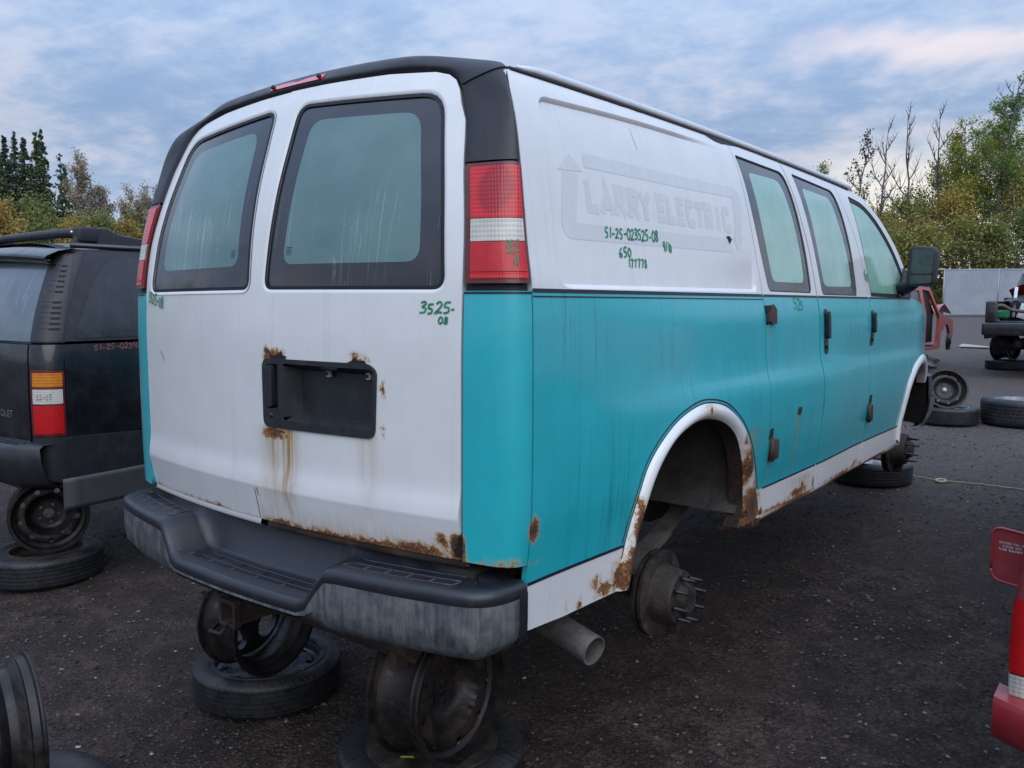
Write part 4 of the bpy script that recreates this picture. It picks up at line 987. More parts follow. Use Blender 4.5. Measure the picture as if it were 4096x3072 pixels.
# ------------------------------------------------------------------ wheels, rims and tyres that prop the vehicles up
def rim_prof(r, w):     # outer barrel then inner skin, z = axle
    h = w/2
    return [(r-.020, h), (r-.002, h), (r, h-.004), (r-.001, h-.010), (r-.015, h-.014), (r-.018, h-.036), (r-.012, h-.042), (r-.018, h-.048), (r-.040, h-.062), (r-.045, h-.068), (r-.047, -.01), (r-.026, -h+.056), (r-.018, -h+.048), (r-.012, -h+.042), (r-.018, -h+.036), (r-.017, -h+.014), (r-.001, -h+.010), (r, -h+.004), (r-.002, -h), (r-.020, -h), (r-.024, -h+.02), (r-.030, -h+.05), (r-.054, -.01), (r-.052, h-.068), (r-.026, h-.048)]
def wheel_disc(r, holes, hr, hpos, zf, zc, bore=.042):
    """pressed wheel disc: dish profile with vent holes, lug holes and centre bore"""
    H = []
    for k in range(holes):
        a = 2*math.pi*k/holes; H.append([(hpos*math.cos(a)+hr*math.cos(t)*1.0, hpos*math.sin(a)+hr*math.sin(t)) for t in np.linspace(0, 2*math.pi, 13)[:-1]])
    for k in range(5):
        a = 2*math.pi*k/5+.3; H.append([(.057*math.cos(a)+.009*math.cos(t), .057*math.sin(a)+.009*math.sin(t)) for t in np.linspace(0, 2*math.pi, 9)[:-1]])
    H.append([(bore*.72*math.cos(t), bore*.72*math.sin(t)) for t in np.linspace(0, 2*math.pi, 17)[:-1]])
    P = spl([(0, zc), (.075, zc), (.10, zc+.008), (.135, zf), (r-.060, zf-.004), (r-.045, zf-.022), (r-.04, zf-.03)])
    def fn(a, b_): return (a, b_, P(math.hypot(a, b_)))
    out = [((r-.046)*math.cos(t), (r-.046)*math.sin(t)) for t in np.linspace(0, 2*math.pi, 49)[:-1]]
    return MB().sheet(out, fn, .014, holes=H, flange=.006)
WHEELS = {}
def rim(parent, r=.218, w=.17, mat_='steelwheel', style='steel', zf=.03, zc=-.005):
    key = (r, w, style, zf, zc)
    if key not in WHEELS:
        b_ = MB().lathe(rim_prof(r, w), 56, closed=True)
        if style == 'steel': d_ = wheel_disc(r, 10, .0125, r-.070, zf, zc)
        elif style == 'slots': d_ = wheel_disc(r, 9, .0165, r-.068, zf, zc)
        elif style == 'open':
            H = []
            for k in range(4):
                a = 2*math.pi*k/4+.5; H.append([((.118+.045*math.cos(t))*math.cos(a+.50*math.sin(t)), (.118+.045*math.cos(t))*math.sin(a+.50*math.sin(t))) for t in np.linspace(0, 2*math.pi, 15)[:-1]])
            H.append([(.034*math.cos(t), .034*math.sin(t)) for t in np.linspace(0, 2*math.pi, 15)[:-1]])
            d_ = MB().sheet([((r-.05)*math.cos(t), (r-.05)*math.sin(t)) for t in np.linspace(0, 2*math.pi, 41)[:-1]], lambda a, b2: (a, b2, zf-.1*max(0, .12-math.hypot(a, b2))), .02, holes=H, flange=.03)
        elif style == 'alloy':
            H = []
            for k in range(5):
                a = 2*math.pi*k/5+.3; H.append([((.14+.035*math.cos(t))*math.cos(a+.30*math.sin(t)), (.14+.035*math.cos(t))*math.sin(a+.30*math.sin(t))) for t in np.linspace(0, 2*math.pi, 13)[:-1]])
            d_ = MB().sheet([((r-.03)*math.cos(t), (r-.03)*math.sin(t)) for t in np.linspace(0, 2*math.pi, 41)[:-1]], lambda a, b2: (a, b2, zf+.012*math.cos(math.hypot(a, b2)*14)), .02, holes=H, flange=.03)
        WHEELS[key] = (b_, d_)
    b_, d_ = WHEELS[key]
    o = b_.build('rim', M[mat_], parent, local=True, sharp=40)
    d_.build('wheel_disc', M[mat_], o, local=True, sharp=45)
    return o
def tyre_prof(R, r, w):
    h = w/2; P = [(r-.012, h*.72), (r, h*.80), (r+.02, h*.93), (r+(R-r)*.45, h*1.0), (R-.035, h*.97), (R-.012, h*.84), (R-.004, h*.74)]
    g = []
    for zz in (.52, .26, 0., -.26, -.52):
        g += [(R-.001, h*zz+.012), (R-.001, h*zz+.0045), (R-.009, h*zz+.003), (R-.009, h*zz-.003), (R-.001, h*zz-.0045), (R-.001, h*zz-.012)]
    Q = [(a, -c) for a, c in P[::-1]]
    inner = [(r-.012, -h*.60), (r+.01, -h*.75), (r+(R-r)*.45, -h*.9), (R-.018, -h*.7), (R-.018, h*.7), (r+(R-r)*.45, h*.9), (r+.01, h*.75), (r-.012, h*.60)]
    return P+g+Q+inner
TY = {}
def tyre(parent, R=.315, r=.195, w=.19, name='tyre'):
    k = (R, r, w)
    if k not in TY: TY[k] = MB().lathe(tyre_prof(R, r, w), 72, closed=True)
    o = TY[k].build(name, M['rubber'], parent, local=True, sharp=35)
    me = o.data; me.attributes.active if False else None
    return o
def flat_wheel(x, y, label, R=.315, r=.195, w=.19, rimm='steelwheel', style='steel', rimless=False, tilt=(0, 0), spin=0., group='wheels and tyres lying flat as props', zf=.03):
    z = gz(x, y)+w/2*.97
    rot = Matrix.Rotation(tilt[0], 3, 'X') @ Matrix.Rotation(tilt[1], 3, 'Y') @ Matrix.Rotation(spin, 3, 'Z')
    t = thing('wheel_with_tyre' if not rimless else 'tyre', label, 'wheel' if not rimless else 'tyre', (x, y, z), rot, group)
    tyre(t, R, r, w)
    if not rimless: rim(t, r+.012, w*.92, rimm, style, zf)
    return t
def up_rim(c, ax, label, r=.218, w=.17, m_='steelwheel', style='steel', spin=0., zf=.03, zc=-.005):
    t = thing('steel_rim', label, 'wheel rim', c, axis_rot(ax, spin), 'bare rims standing on edge as props')
    rim(t, r, w, m_, style, zf, zc); return t
# under the van, left of the tow hitch
flat_wheel(-.755, .605, 'black wheel lying flat beneath the van bumper, left of the tow hitch', .322, .238, .165, 'steelwheel_grey', 'slots', zf=.045)
up_rim((-.62, .47, .25), (.99, .10, -.03), 'bare rim on edge under the left half of the van bumper', .224, .225, 'steelwheel', 'open', .4, -.05)
# under the van, right corner of the bumper
flat_wheel(.32, .535, 'dark tyre lying flat under the right bumper corner, cut off by the photo edge', .335, .205, .16, rimless=True)
rd = thing('brake_disc', 'rusty flat disc lying in the tyre under the right bumper corner', 'brake disc', (.33, .525, gz(0, .6)+.145))
MB().lathe([(.052, .0), (.052, .012), (.236, .012), (.239, .0), (.236, -.012), (.12, -.012), (.12, -.06), (.05, -.06), (.052, 0)], 48).build('disc', M['rotor'], rd, local=True, sharp=40)
up_rim((.39, .50, .225), (.995, .05, .05), 'rusty steel rim on edge right under the right bumper corner', .248, .23, 'steelwheel_rust', 'slots', .2, .078, .012)
tg = MB(); tg.sheet(rpoly([(-.025, -.009), (.025, -.009), (.025, .009), (-.025, .009)], .003), lambda a, b_: (.39+a*.9+b_*.2, .34+a*.35-b_*.5, .035+b_*.6+a*.15), .02, flange=.001)
M['tag'] = simple('yellow_green_tag', (.42, .48, .05), .5)
tag(tg.build('paper_tag', M['tag']), 'small yellow green tag caught under the rusty rim below the bumper', 'tag')
# bottom left corner of the photograph
flat_wheel(-.57, -.53, 'tyre lying flat under the upright rim at the lower left edge', .30, .19, .15, rimless=True)
up_rim((-.475, -.575, .225), (.20, .98, .0), 'shiny black rim on edge at the lower left corner of the photo', .232, .16, 'steelwheel', 'slots', .1)
# front of the van
flat_wheel(.43, 5.72, 'wheel lying flat below the front end of the van', .32, .215, .19, 'alloy', 'slots', zf=.06)
up_rim((.36, 5.55, .50), (.98, .1, .1), 'dark rim on edge holding up the front of the van', .21, .17, 'steelwheel', 'steel')
# beyond the van
flat_wheel(.36, 9.0, 'wheel lying flat behind the van nose with a black rim leaning on it', .335, .225, .2, 'alloy', 'alloy', zf=.07)
lr_ = up_rim((.345, 8.93, .60), (.42, -.86, .30), 'black steel rim with round holes leaning on a flat wheel beyond the van', .228, .17, 'steelwheel', 'slots', .3, .055)
MB().lathe([(0, .012), (.028, .010), (.034, 0), (.034, -.01)], 16).build('centre_cap', M['alloy'], lr_, local=True)
flat_wheel(1.05, 9.33, 'thick tyre with silver alloy lying alone near the right photo edge', .40, .245, .30, 'alloy', 'alloy', zf=.115)
# under the black SUV
flat_wheel(-3.17, .68, 'dark tyre lying flat under the rear of the black sport utility vehicle', .335, .205, .19, 'rustmetal', 'steel', zf=.02)
up_rim((-3.135, .70, .245), (.93, -.36, .03), 'black steel rim on edge under the rear of the black sport utility vehicle', .228, .19, 'steelwheel', 'slots', .2, .05, -.03)

# ------------------------------------------------------------------ black sport utility vehicle on the left
SX = -3.65
suv = thing('sport_utility_vehicle', 'black sport utility vehicle with roof rack parked left of the van', 'suv', (SX, 3.0, gz(0, 1)))
sW = spl([(.35, .93), (.55, .965), (.80, .99), (1.0, 1.0), (1.2, 1.0), (1.335, .985), (1.5, .945), (1.7, .885), (1.86, .825), (1.90, .80)])
sY = spl([(.35, .46), (.70, .44), (1.0, .43), (1.25, .435), (1.335, .45), (1.5, .50), (1.7, .585), (1.86, .67), (1.90, .70)])
def SH(u, z):
    w = sW(z); y0 = sY(z); xd = w-.13; yy = y0+.19
    if u <= 1: x = u*xd; y = y0+.05*u*u
    elif u < 2:
        t = u-1; p0 = (xd, y0+.05); p3 = (w, yy); p1 = (xd+.085, y0+.062); p2 = (w, yy-.08)
        a = (1-t)**3; b_ = 3*t*(1-t)**2; c = 3*t*t*(1-t); d = t**3
        x = a*p0[0]+b_*p1[0]+c*p2[0]+d*p3[0]; y = a*p0[1]+b_*p1[1]+c*p2[1]+d*p3[1]
    else: x = w; y = yy+(u-2)
    return x, y
def SR(u, z):
    x, y = SH(abs(u), z); return (SX+math.copysign(x, u), y, z)
def SS(y, z): return (SX+sW(z), y, z)
def SSL(a, z): return (SX-sW(z), -a, z)
lg = MB().sheet([(-.985, .62), (.985, .62), (.985, 1.325), (-.985, 1.325)], SR, .05, flange=.02).build('liftgate', M['suvpaint'], suv)
gl = MB().sheet([(-1.06, 1.342), (1.06, 1.342), (1.05, 1.5), (1.02, 1.7), (.99, 1.815), (-.99, 1.815), (-1.02, 1.7), (-1.05, 1.5)], SR, .05, lift=-.004, flange=.01).build('rear_window', M['suvglass_rear'], suv)
g = MB(); g.ribbon([(-1.05, 1.334), (0, 1.334), (1.075, 1.334)]*1, .014, SR, .002); g.build('window_seal', M['seal'], gl)
sp = MB(); sp.loft([[(SX+t*.80, y+.05*t*t, z-.035*t*t) for t in np.linspace(-1, 1, 21)] for y, z in ((.655, 1.818), (.60, 1.832), (.575, 1.850), (.59, 1.872), (.66, 1.905), (.8, 1.93))]); sp.build('roof_spoiler', M['suvpaint'], suv)
rf = MB(); rf.loft([[(SX+t*.81, y, 1.965-.075*abs(t)**3+(-.03*(1-min(1, (y-.7)/.5)))) for t in np.linspace(-1, 1, 21)] for y in np.linspace(.75, 4.0, 24)]); rf.build('roof', M['suvpaint'], suv)
for s in (1, -1):
    def U2(a, b_): return (a, b_) if s == 1 else (-b_, -a)
    fnS = SS if s == 1 else SSL
    def mm(p): return [(s*a, b_) for a, b_ in p]
    # D pillar trim with louvres
    u0, u1 = U2(1.0, 2.0)
    MB().sheet([(u0, 1.336), (u1, 1.336), (u1, 1.885), (u0, 1.885)], SR, .05, lift=-.003).build('pillar_frame', M['blackplastic'], suv)
    if s == 1: pil = [(1.09, 1.342), (1.93, 1.342), (1.90, 1.5), (1.82, 1.7), (1.70, 1.835), (1.52, 1.862), (1.35, 1.83), (1.18, 1.70), (1.10, 1.5)]
    else: pil = [(-a, b_) for a, b_ in [(1.09, 1.342), (1.93, 1.342), (1.90, 1.5), (1.82, 1.7), (1.70, 1.835), (1.52, 1.862), (1.35, 1.83), (1.18, 1.70), (1.10, 1.5)]]
    dp = MB().sheet(pil, SR, .045, lift=.004, flange=.02).build('louvred_pillar_trim', M['blackplastic'], suv)
    for k in range(13):
        if k == 6: continue
        z = 1.405+k*.0305; c = 1.70-.012*k
        u0, u1 = U2(c-.15+.006*k, c+.13-.004*k)
        MB().sheet([(u0, z), (u1, z), (u1, z+.012), (u0, z+.012)], SR, .05, lift=.0046).build('louvre_slot', M['cavity'], dp)
        u0, u1 = U2(1.16+.012*k, c-.12)
        MB().sheet([(u0, z+.011), (u1, z+.011), (u1, z+.014), (u0, z+.014)], SR, .08, lift=.0062).build('louvre_ridge', M['blackplastic'], dp)
    # corner and flank below the belt
    u0, u1 = U2(1.01, 2.0)
    MB().sheet([(u0, .80), (u1, .78), (u1, 1.325), (u0, 1.325)], SR, .05, flange=.02).build('rear_corner', M['suvpaint'], suv)
    fl = mm([(.622, .78), (.95, .78), (1.20, .80)]+[(1.72+.47*math.cos(t), .60+.45*math.sin(t)) for t in np.linspace(R_(156), R_(24), 14)]+[(2.3, .62), (4.05, .62), (4.05, 1.325), (.628, 1.325)])
    MB().sheet(fl, fnS, .08, flange=.02).build('body_side', M['suvpaint'], suv)
    sg = mm(rpoly([(.69, 1.355), (1.95, 1.365), (1.85, 1.84), (.99, 1.835), (.86, 1.70)], [.03, .05, .06, .12, .1]))
    upp = mm([(.636, 1.342), (4.05, 1.345), (3.2, 1.86), (.88, 1.885), (.845, 1.86), (.765, 1.7), (.682, 1.5)])
    so = MB().sheet(upp, fnS, .06, flange=.02).build('window_surround', M['blackplastic'], suv)
    MB().sheet(sg, fnS, .06, lift=.003).build('side_window', M['suvglass_side'], so)
    ra = MB(); ra.tube([(SX+s*(.80), y, 1.905) for y in (.78, 1.5, 2.5, 3.2)], .018, 6); ra.build('roof_drip', M['suvpaint'], suv)
    # lamp
    l0, l1 = U2(1.08, 1.985)
    tl = MB().sheet(rpoly([(l0, .800), (l1, .800), (l1, 1.175), (l0, 1.185)], .03), SR, .05, lift=.006, flange=.03).build('tail_lamp', M['tail_house'], suv)
    for z0, z1, mt, nm in ((1.085, 1.165, 'amber', 'turn_lens'), (.988, 1.072, 'tail_clear', 'reversing_lens'), (.815, .978, 'tail_red_plain', 'brake_lens')):
        m0, m1 = U2(1.16, 1.93)
        MB().sheet(rpoly([(m0, z0), (m1, z0), (m1, z1), (m0, z1)], .012), SR, .05, lift=.010, flange=.004).build(nm, M[mt], tl)
    # lower cladding
    cl_ = mm([(.62, .50), (1.15, .50), (1.17, .64), (1.18, .775), (.62, .790)])
    MB().sheet(cl_, fnS, .06, lift=.014, flange=.02).build('lower_cladding', M['suvclad'], suv)
    u0, u1 = U2(1.1, 1.98)
    MB().sheet([(u0, .56), (u1, .52), (u1, .79), (u0, .795)], SR, .05, lift=.013, flange=.02).build('corner_cladding', M['suvclad'], suv)
    MB().loft([[(SX+s*(.88-.1*k), y, z) for y, z in [(1.72+.46*math.cos(t), .60+.44*math.sin(t)) for t in np.linspace(R_(156), R_(24), 14)]] for k in (0, 1, 3)]).build('wheelhouse', M['cavity'], suv)
# bumper with step
bb = []
for x in np.linspace(-.99, .99, 31):
    k = abs(x)/.99; y = .325+.05*k*k+.10*max(0, k-.86)/.14; 
    bb.append([(SX+x, y+.15, .76), (SX+x, y+.015, .755), (SX+x, y-.005, .735), (SX+x, y, .66), (SX+x, y+.03, .55), (SX+x, y+.10, .50), (SX+x, y+.2, .50)])
sb = MB().loft(bb).build('rear_bumper', M['suvclad'], suv, sharp=50)
g = MB()
for d in (.05, .085, .12): g.tube([(SX+x, .325+.05*(x/.99)**2+d, .762) for x in np.linspace(-.6, .85, 20)], .005, 5)
g.build('step_ribs', M['blackplastic'], sb)
# roof rack
for s in (1, -1):
    g = MB(); rows = []
    for y, w_, h_ in ((.83, .030, .02), (.86, .032, .10), (1.02, .032, .115), (1.10, .03, .075), (1.25, .028, .055), (2.6, .028, .055), (2.7, .03, .09), (2.85, .03, .02)):
        rows.append([(SX+s*.735+a*w_, y, 1.915+c*h_) for a, c in ((-1, 0), (1, 0), (.8, .9), (.3, 1), (-.3, 1), (-.8, .9))])
    g.loft(rows, closed=True, capends=True); g.build('rack_rail', M['blackplastic'], suv, sharp=50)
for y, r_ in ((.90, .030), (2.45, .026)):
    g = MB(); g.tube([(SX-.74, y, 1.985), (SX-.4, y, 2.0), (SX+.4, y, 2.0), (SX+.74, y, 1.985)], r_, 12); ro_ = g.build('rack_crossbar', M['blackplastic'], suv)
    for s in (1, -1):
        g = MB(); g.box((SX+s*.735, y, 1.975), (.09, .12, .095), bev=.015); g.build('crossbar_foot', M['blackplastic'], ro_)
g = MB(); g.lathe([(0, .006), (.010, .006), (.011, 0)], 10, Matrix.Translation((SX+.69, .84, 1.99)) @ Matrix.Rotation(R_(90), 4, 'X')); g.build('rack_bolt', M['chrome'], suv)
g = MB(); g.box((SX+.735, 1.55, 1.985), (.10, .24, .05), bev=.01); g.build('rack_clamp', M['blackplastic'], suv)
g = MB(); g.box((SX-.25, .66, 1.885), (.34, .05, .04), bev=.012); g.build('high_brake_lamp', M['tail_red_plain'], suv)
# shell: floor, far side, front end
g = MB(); g.box((SX, 2.6, .60), (1.8, 3.9, .05)); g.build('floor_pan', M['cavity'], suv)
g = MB(); rows = []
for y, z, w_ in ((3.2, 1.88, .80), (4.05, 1.36, .95), (4.25, 1.30, .95), (5.1, 1.20, .90), (5.25, 1.05, .9), (5.28, .6, .9)): rows.append([(SX+t*w_, y-.08*t*t, z-.04*t*t) for t in np.linspace(-1, 1, 9)])
g.loft(rows); g.build('hood_and_front', M['suvpaint'], suv)
g = MB()
for s in (1, -1): g.loft([[(SX+s*.95, y, z) for z in (.62, .95, zt)] for y, zt in ((4.05, 1.34), (5.1, 1.17), (5.27, 1.0))])
g.build('fender', M['suvpaint'], suv)
g = MB(); g.box((SX+.5, 1.4, .56), (.08, 2.2, .12)); g.box((SX-.5, 1.4, .56), (.08, 2.2, .12)); g.box((SX, .55, .50), (1.2, .08, .10)); g.build('frame_rail', M['rustmetal'], suv, smooth=False)
def txt(s_, size, fn, name, mt, parent, ext=.002):
    cu = bpy.data.curves.new(name, 'FONT'); cu.body = s_; cu.size = size; cu.offset = size*.018; cu.space_character = 1.08
    ob = bpy.data.objects.new('tmp', cu); COL.objects.link(ob); me = bpy.data.meshes.new_from_object(ob.evaluated_get(bpy.context.evaluated_depsgraph_get()))
    mb = MB(); mb.add([fn(v.co.x, v.co.y) for v in me.vertices], [tuple(p.vertices) for p in me.polygons]); bpy.data.objects.remove(ob); bpy.data.meshes.remove(me)
    return mb.build(name, mt, parent, smooth=False)
txt('CHEVROLET', .058, lambda a, b_: (lambda p: (p[0], p[1]-.004, p[2]))(SR((a+.345)/.87, b_+.895)), 'badge_lettering', M['chrome'], suv)
write('51-25-023427', SS, .80, 1.285, .034, .0042, .72, .1, .02, .12, seed=31).build('marker_writing', M['marker_pink'], suv)
write('22-05', SR, 1.28, 1.012, .03, .003, 2.4, .1, .0, .12, lift=.0125, seed=32).build('marker_writing', M['marker_pink'], suv)
# loose grey trim hanging below the flank
lp = thing('loose_trim_panel', 'loose grey plastic trim strip hanging below the flank of the black sport utility vehicle', 'trim panel', (-2.62, .6, .4))
MB().loft([[(-2.60+.04*math.sin(y*2), y, z+(y-.6)*.03) for z in (.565, .54, .47, .41, .385)] for y in np.linspace(.55, 1.75, 14)]).build('panel', M['greypanel'], lp)
lp.children[0].modifiers.new('thick', 'SOLIDIFY').thickness = .012

# ------------------------------------------------------------------ red pickup at the right edge (only its rear corner enters the frame)
trk = thing('pickup_truck', 'dull red pickup with its fuel door open at the lower right edge', 'pickup truck', (2.9, 3.5, gz(0, 2)))
tX = spl([(.28, 2.03), (.40, 2.022), (.55, 2.018), (.68, 2.022), (.80, 2.042), (.90, 2.062), (1.02, 2.085), (1.06, 2.11)])
TC = 2.95
for s in (-1, 1):
    def fnT(a, z): return (TC+s*(TC-tX(z)), s*a, z)
    ol = [(s*a, z) for a, z in ([(1.275, .42), (1.275, 1.06), (3.25, 1.06), (3.25, .40)]+[(2.35+.42*math.cos(t), .36+.40*math.sin(t)) for t in np.linspace(0.1, math.pi-.1, 14)])]
    MB().sheet(ol, fnT, .06, flange=.03).build('bed_side', M['redpaint'], trk)
    # rear post with lamp
    pr_ = [(tX(z), z) for z in np.linspace(.405, 1.06, 14)]
    MB().loft([[(TC-s*0+s*(TC-x)*1.0, 1.275, z) for x, z in pr_], [(TC+s*(TC-x-.012), 1.252, z) for x, z in pr_], [(TC+s*(TC-x-.10), 1.245, z) for x, z in pr_], [(TC+s*(TC-x-.20), 1.25, z) for x, z in pr_]]).build('rear_post', M['redpaint'], trk)
    for z0, z1, mt, nm in ((.475, .70, 'tail_red_plain', 'brake_lens'), (.405, .47, 'tail_clear', 'reversing_lens')):
        MB().loft([[(TC+s*(TC-tX(z)-xx), yy, z) for z in np.linspace(z0, z1, 5)] for xx, yy in ((-.001, 1.262), (.004, 1.245), (.06, 1.238), (.13, 1.24))]).build(nm, M[mt], trk)
g = MB(); g.box((TC, 1.266, .76), (1.50, .03, .56), bev=.012); tgate = g.build('tailgate', M['redpaint'], trk)
g = MB(); rows = []
for x in np.linspace(-.96, .96, 25):
    k = abs(x)/.96; y = 1.10+.10*max(0, k-.8)/.2*k; rows.append([(TC+x, y+.12, .405), (TC+x, y+.015, .402), (TC+x, y, .385), (TC+x, y+.004, .30), (TC+x, y+.03, .27), (TC+x, y+.12, .265)])
g.loft(rows, capends=True); g.build('rear_bumper', M['redpaint'], trk, sharp=45)
fdo = rpoly([(-.098, -.082), (.0, -.088), (.0, .082), (-.098, .090)], [.035, .004, .004, .030])
def fnD(a, b_): return (2.030+a, 1.42-.20*a, .775+b_)
dfo = MB().sheet(fdo, fnD, .03, flange=.008).build('fuel_door', M['redpaint'], trk)
L0 = densify(fdo, .03); g = MB(); g.tube([fnD(*p) for p in L0+L0[:1]], .0045, 6); g.build('fuel_door_rim', M['redpaint'], dfo)
for k, t in enumerate(('UNLEADED FUEL ONLY', 'ESSENCE SANS', 'PLOMB SEULEMENT')):
    write(t, fnD, -.078+(.010 if k == 1 else 0), .040-k*.011, .0066, .0011, .62, 0, 0, 0, lift=.0012, smooth=False).build('fuel_door_print', M['print'], dfo)
g = MB(); g.box((2.035, 1.44, .78), (.02, .04, .05), bev=.004); g.build('fuel_door_hinge', M['redpaint'], dfo)
g = MB(); g.box((TC, 2.25, .62), (1.5, 1.95, .03)); g.box((TC, 3.22, .85), (1.6, .03, .44)); g.build('bed_floor', M['cavity'], trk)
cabp = [(3.27, .42), (5.0, .42), (6.1, .45), (6.15, .85), (6.0, 1.0), (5.0, 1.08), (4.55, 1.56), (3.45, 1.58), (3.30, 1.08)]
for s in (-1, 1):
    MB().sheet([(s*a, z) for a, z in rpoly(cabp, .06)], lambda a, z: (TC+s*(.88-.10*max(0, z-1.05)/.5), s*a, z), .1, flange=.05).build('cab_side', M['redpaint'], trk)
    MB().sheet([(s*a, z) for a, z in rpoly([(3.45, 1.10), (4.85, 1.10), (4.48, 1.50), (3.5, 1.52)], .04)], lambda a, z: (TC+s*(.884-.10*max(0, z-1.05)/.5), s*a, z), .1).build('cab_window', M['suvglass_side'], trk)
top = rpoly(cabp, .06); i0 = [p for p in top if p[1] > .84]
MB().loft([[(TC+t*.80, a, z+.02*(1-t*t)) for t in np.linspace(-1, 1, 7)] for a, z in i0]).build('cab_shell', M['redpaint'], trk)

# ------------------------------------------------------------------ wrecked red SUV in the distance
jx = -.94
jp = thing('wrecked_suv', 'faded red wreck with missing front door and crumpled hood beyond the van mirror', 'suv', (-1.8, 14, gz(0, 14)))
side = [(11.9, .80), (12.2, .80)]+[(12.75+.40*math.cos(t), .78+.36*math.sin(t)) for t in np.linspace(math.pi-.1, .1, 9)]+[(13.3, .78), (15.05, .78), (15.12, 1.10)]+[(15.55+.36*math.cos(t), .85+.36*math.sin(t)) for t in np.linspace(2.4, .15, 9)]+[(16.05, .90), (16.15, 1.05), (16.10, 1.28), (15.2, 1.36), (15.0, 1.40), (14.55, 1.86), (12.1, 1.90), (11.95, 1.4)]
wins = [rpoly([(12.15, 1.42), (13.05, 1.42), (13.05, 1.80), (12.25, 1.80)], .06), rpoly([(13.18, 1.42), (13.72, 1.42), (13.72, 1.80), (13.18, 1.80)], .05)]
dop = rpoly([(13.92, .84), (14.85, .84), (14.95, 1.34), (14.45, 1.80), (13.95, 1.82)], .06)
for s in (1, -1):
    def fnJ(a, z): return (jx if s == 1 else jx-1.72, s*a, z) if z < 1.38 else ((jx-.22*(z-1.38)) if s == 1 else jx-1.72+.22*(z-1.38), s*a, z)
    def mm(p): return [(s*a, b_) for a, b_ in p]
    b_ = MB().sheet(mm(side), fnJ, .12, holes=[mm(w) for w in wins]+([mm(dop)] if s == 1 else []), flange=.05).build('body_side', M['redpaint_far'], jp)
    for w in wins: MB().sheet(mm(w), fnJ, .15, lift=-.015).build('window', M['suvglass_side'], b_)
g = MB(); g.loft([[(jx-.86+t*.74, y, z) for t in (-1, -.5, 0, .5, 1)] for y, z in ((11.95, 1.40), (12.1, 1.89), (13.5, 1.92), (14.5, 1.87))]); g.build('roof', M['redpaint_far'], jp)
g = MB(); g.loft([[(jx-.86+t*.80, y, z+.04*math.sin(t*5+y*3)) for t in np.linspace(-1, 1, 9)] for y, z in ((15.05, 1.42), (15.3, 1.50), (15.6, 1.54), (15.95, 1.46), (16.25, 1.40))]); g.build('crumpled_hood', M['redpaint_far'], jp, smooth=False)
g = MB(); g.box((jx-.86, 13.6, .80), (1.5, 3.4, .06)); g.box((jx-.86, 14.9, 1.15), (1.5, .05, .5)); g.box((jx-.86, 11.98, 1.15), (1.6, .05, .66)); g.build('cabin_shell', M['cavity'], jp)
g = MB(); g.loft([[(jx-.86+t, y, z) for y, z in ((12.05, .9), (14.88, .9), (14.90, 1.36), (14.45, 1.80), (12.15, 1.83))] for t in (-.74, .74)], closed=True, capends=True); g.build('cabin_dark_fill', M['cavity'], jp)  # dark block added to fill the cabin in place of its shaded interior
MB().add([(jx-.1, 14.99, 1.40), (jx-1.62, 14.99, 1.40), (jx-1.52, 14.56, 1.85), (jx-.2, 14.56, 1.85)], [(0, 1, 2, 3)]).build('windscreen', M['suvglass_side'], jp)
g = MB(); g.box((jx-.4, 14.2, 1.15), (.5, .14, .62), bev=.05); g.box((jx-.4, 14.45, .95), (.5, .45, .16), bev=.04); g.build('seat', M['cavity'], jp)
g = MB(); g.lathe([(0, .05), (.05, .05), (.07, .02), (.15, .01), (.15, -.01), (0, -.02)], 20, Matrix.Translation((jx+.02, 15.62, .88)) @ Matrix.Rotation(R_(90), 4, 'Y')); g.build('brake_rotor', M['steelwheel'], jp)
g = MB(); g.loft([[(jx-.02, 15.95+.05*k, z) for z in (.72, .80, .95)] for k in range(4)]); g.build('torn_bumper', M['blackplastic'], jp)
up_rim((jx-.20, 15.1, gz(0, 15)+.13), (.3, .2, 1.0), 'dark rim lying under the distant red wreck', .20, .16, 'alloy', 'slots')

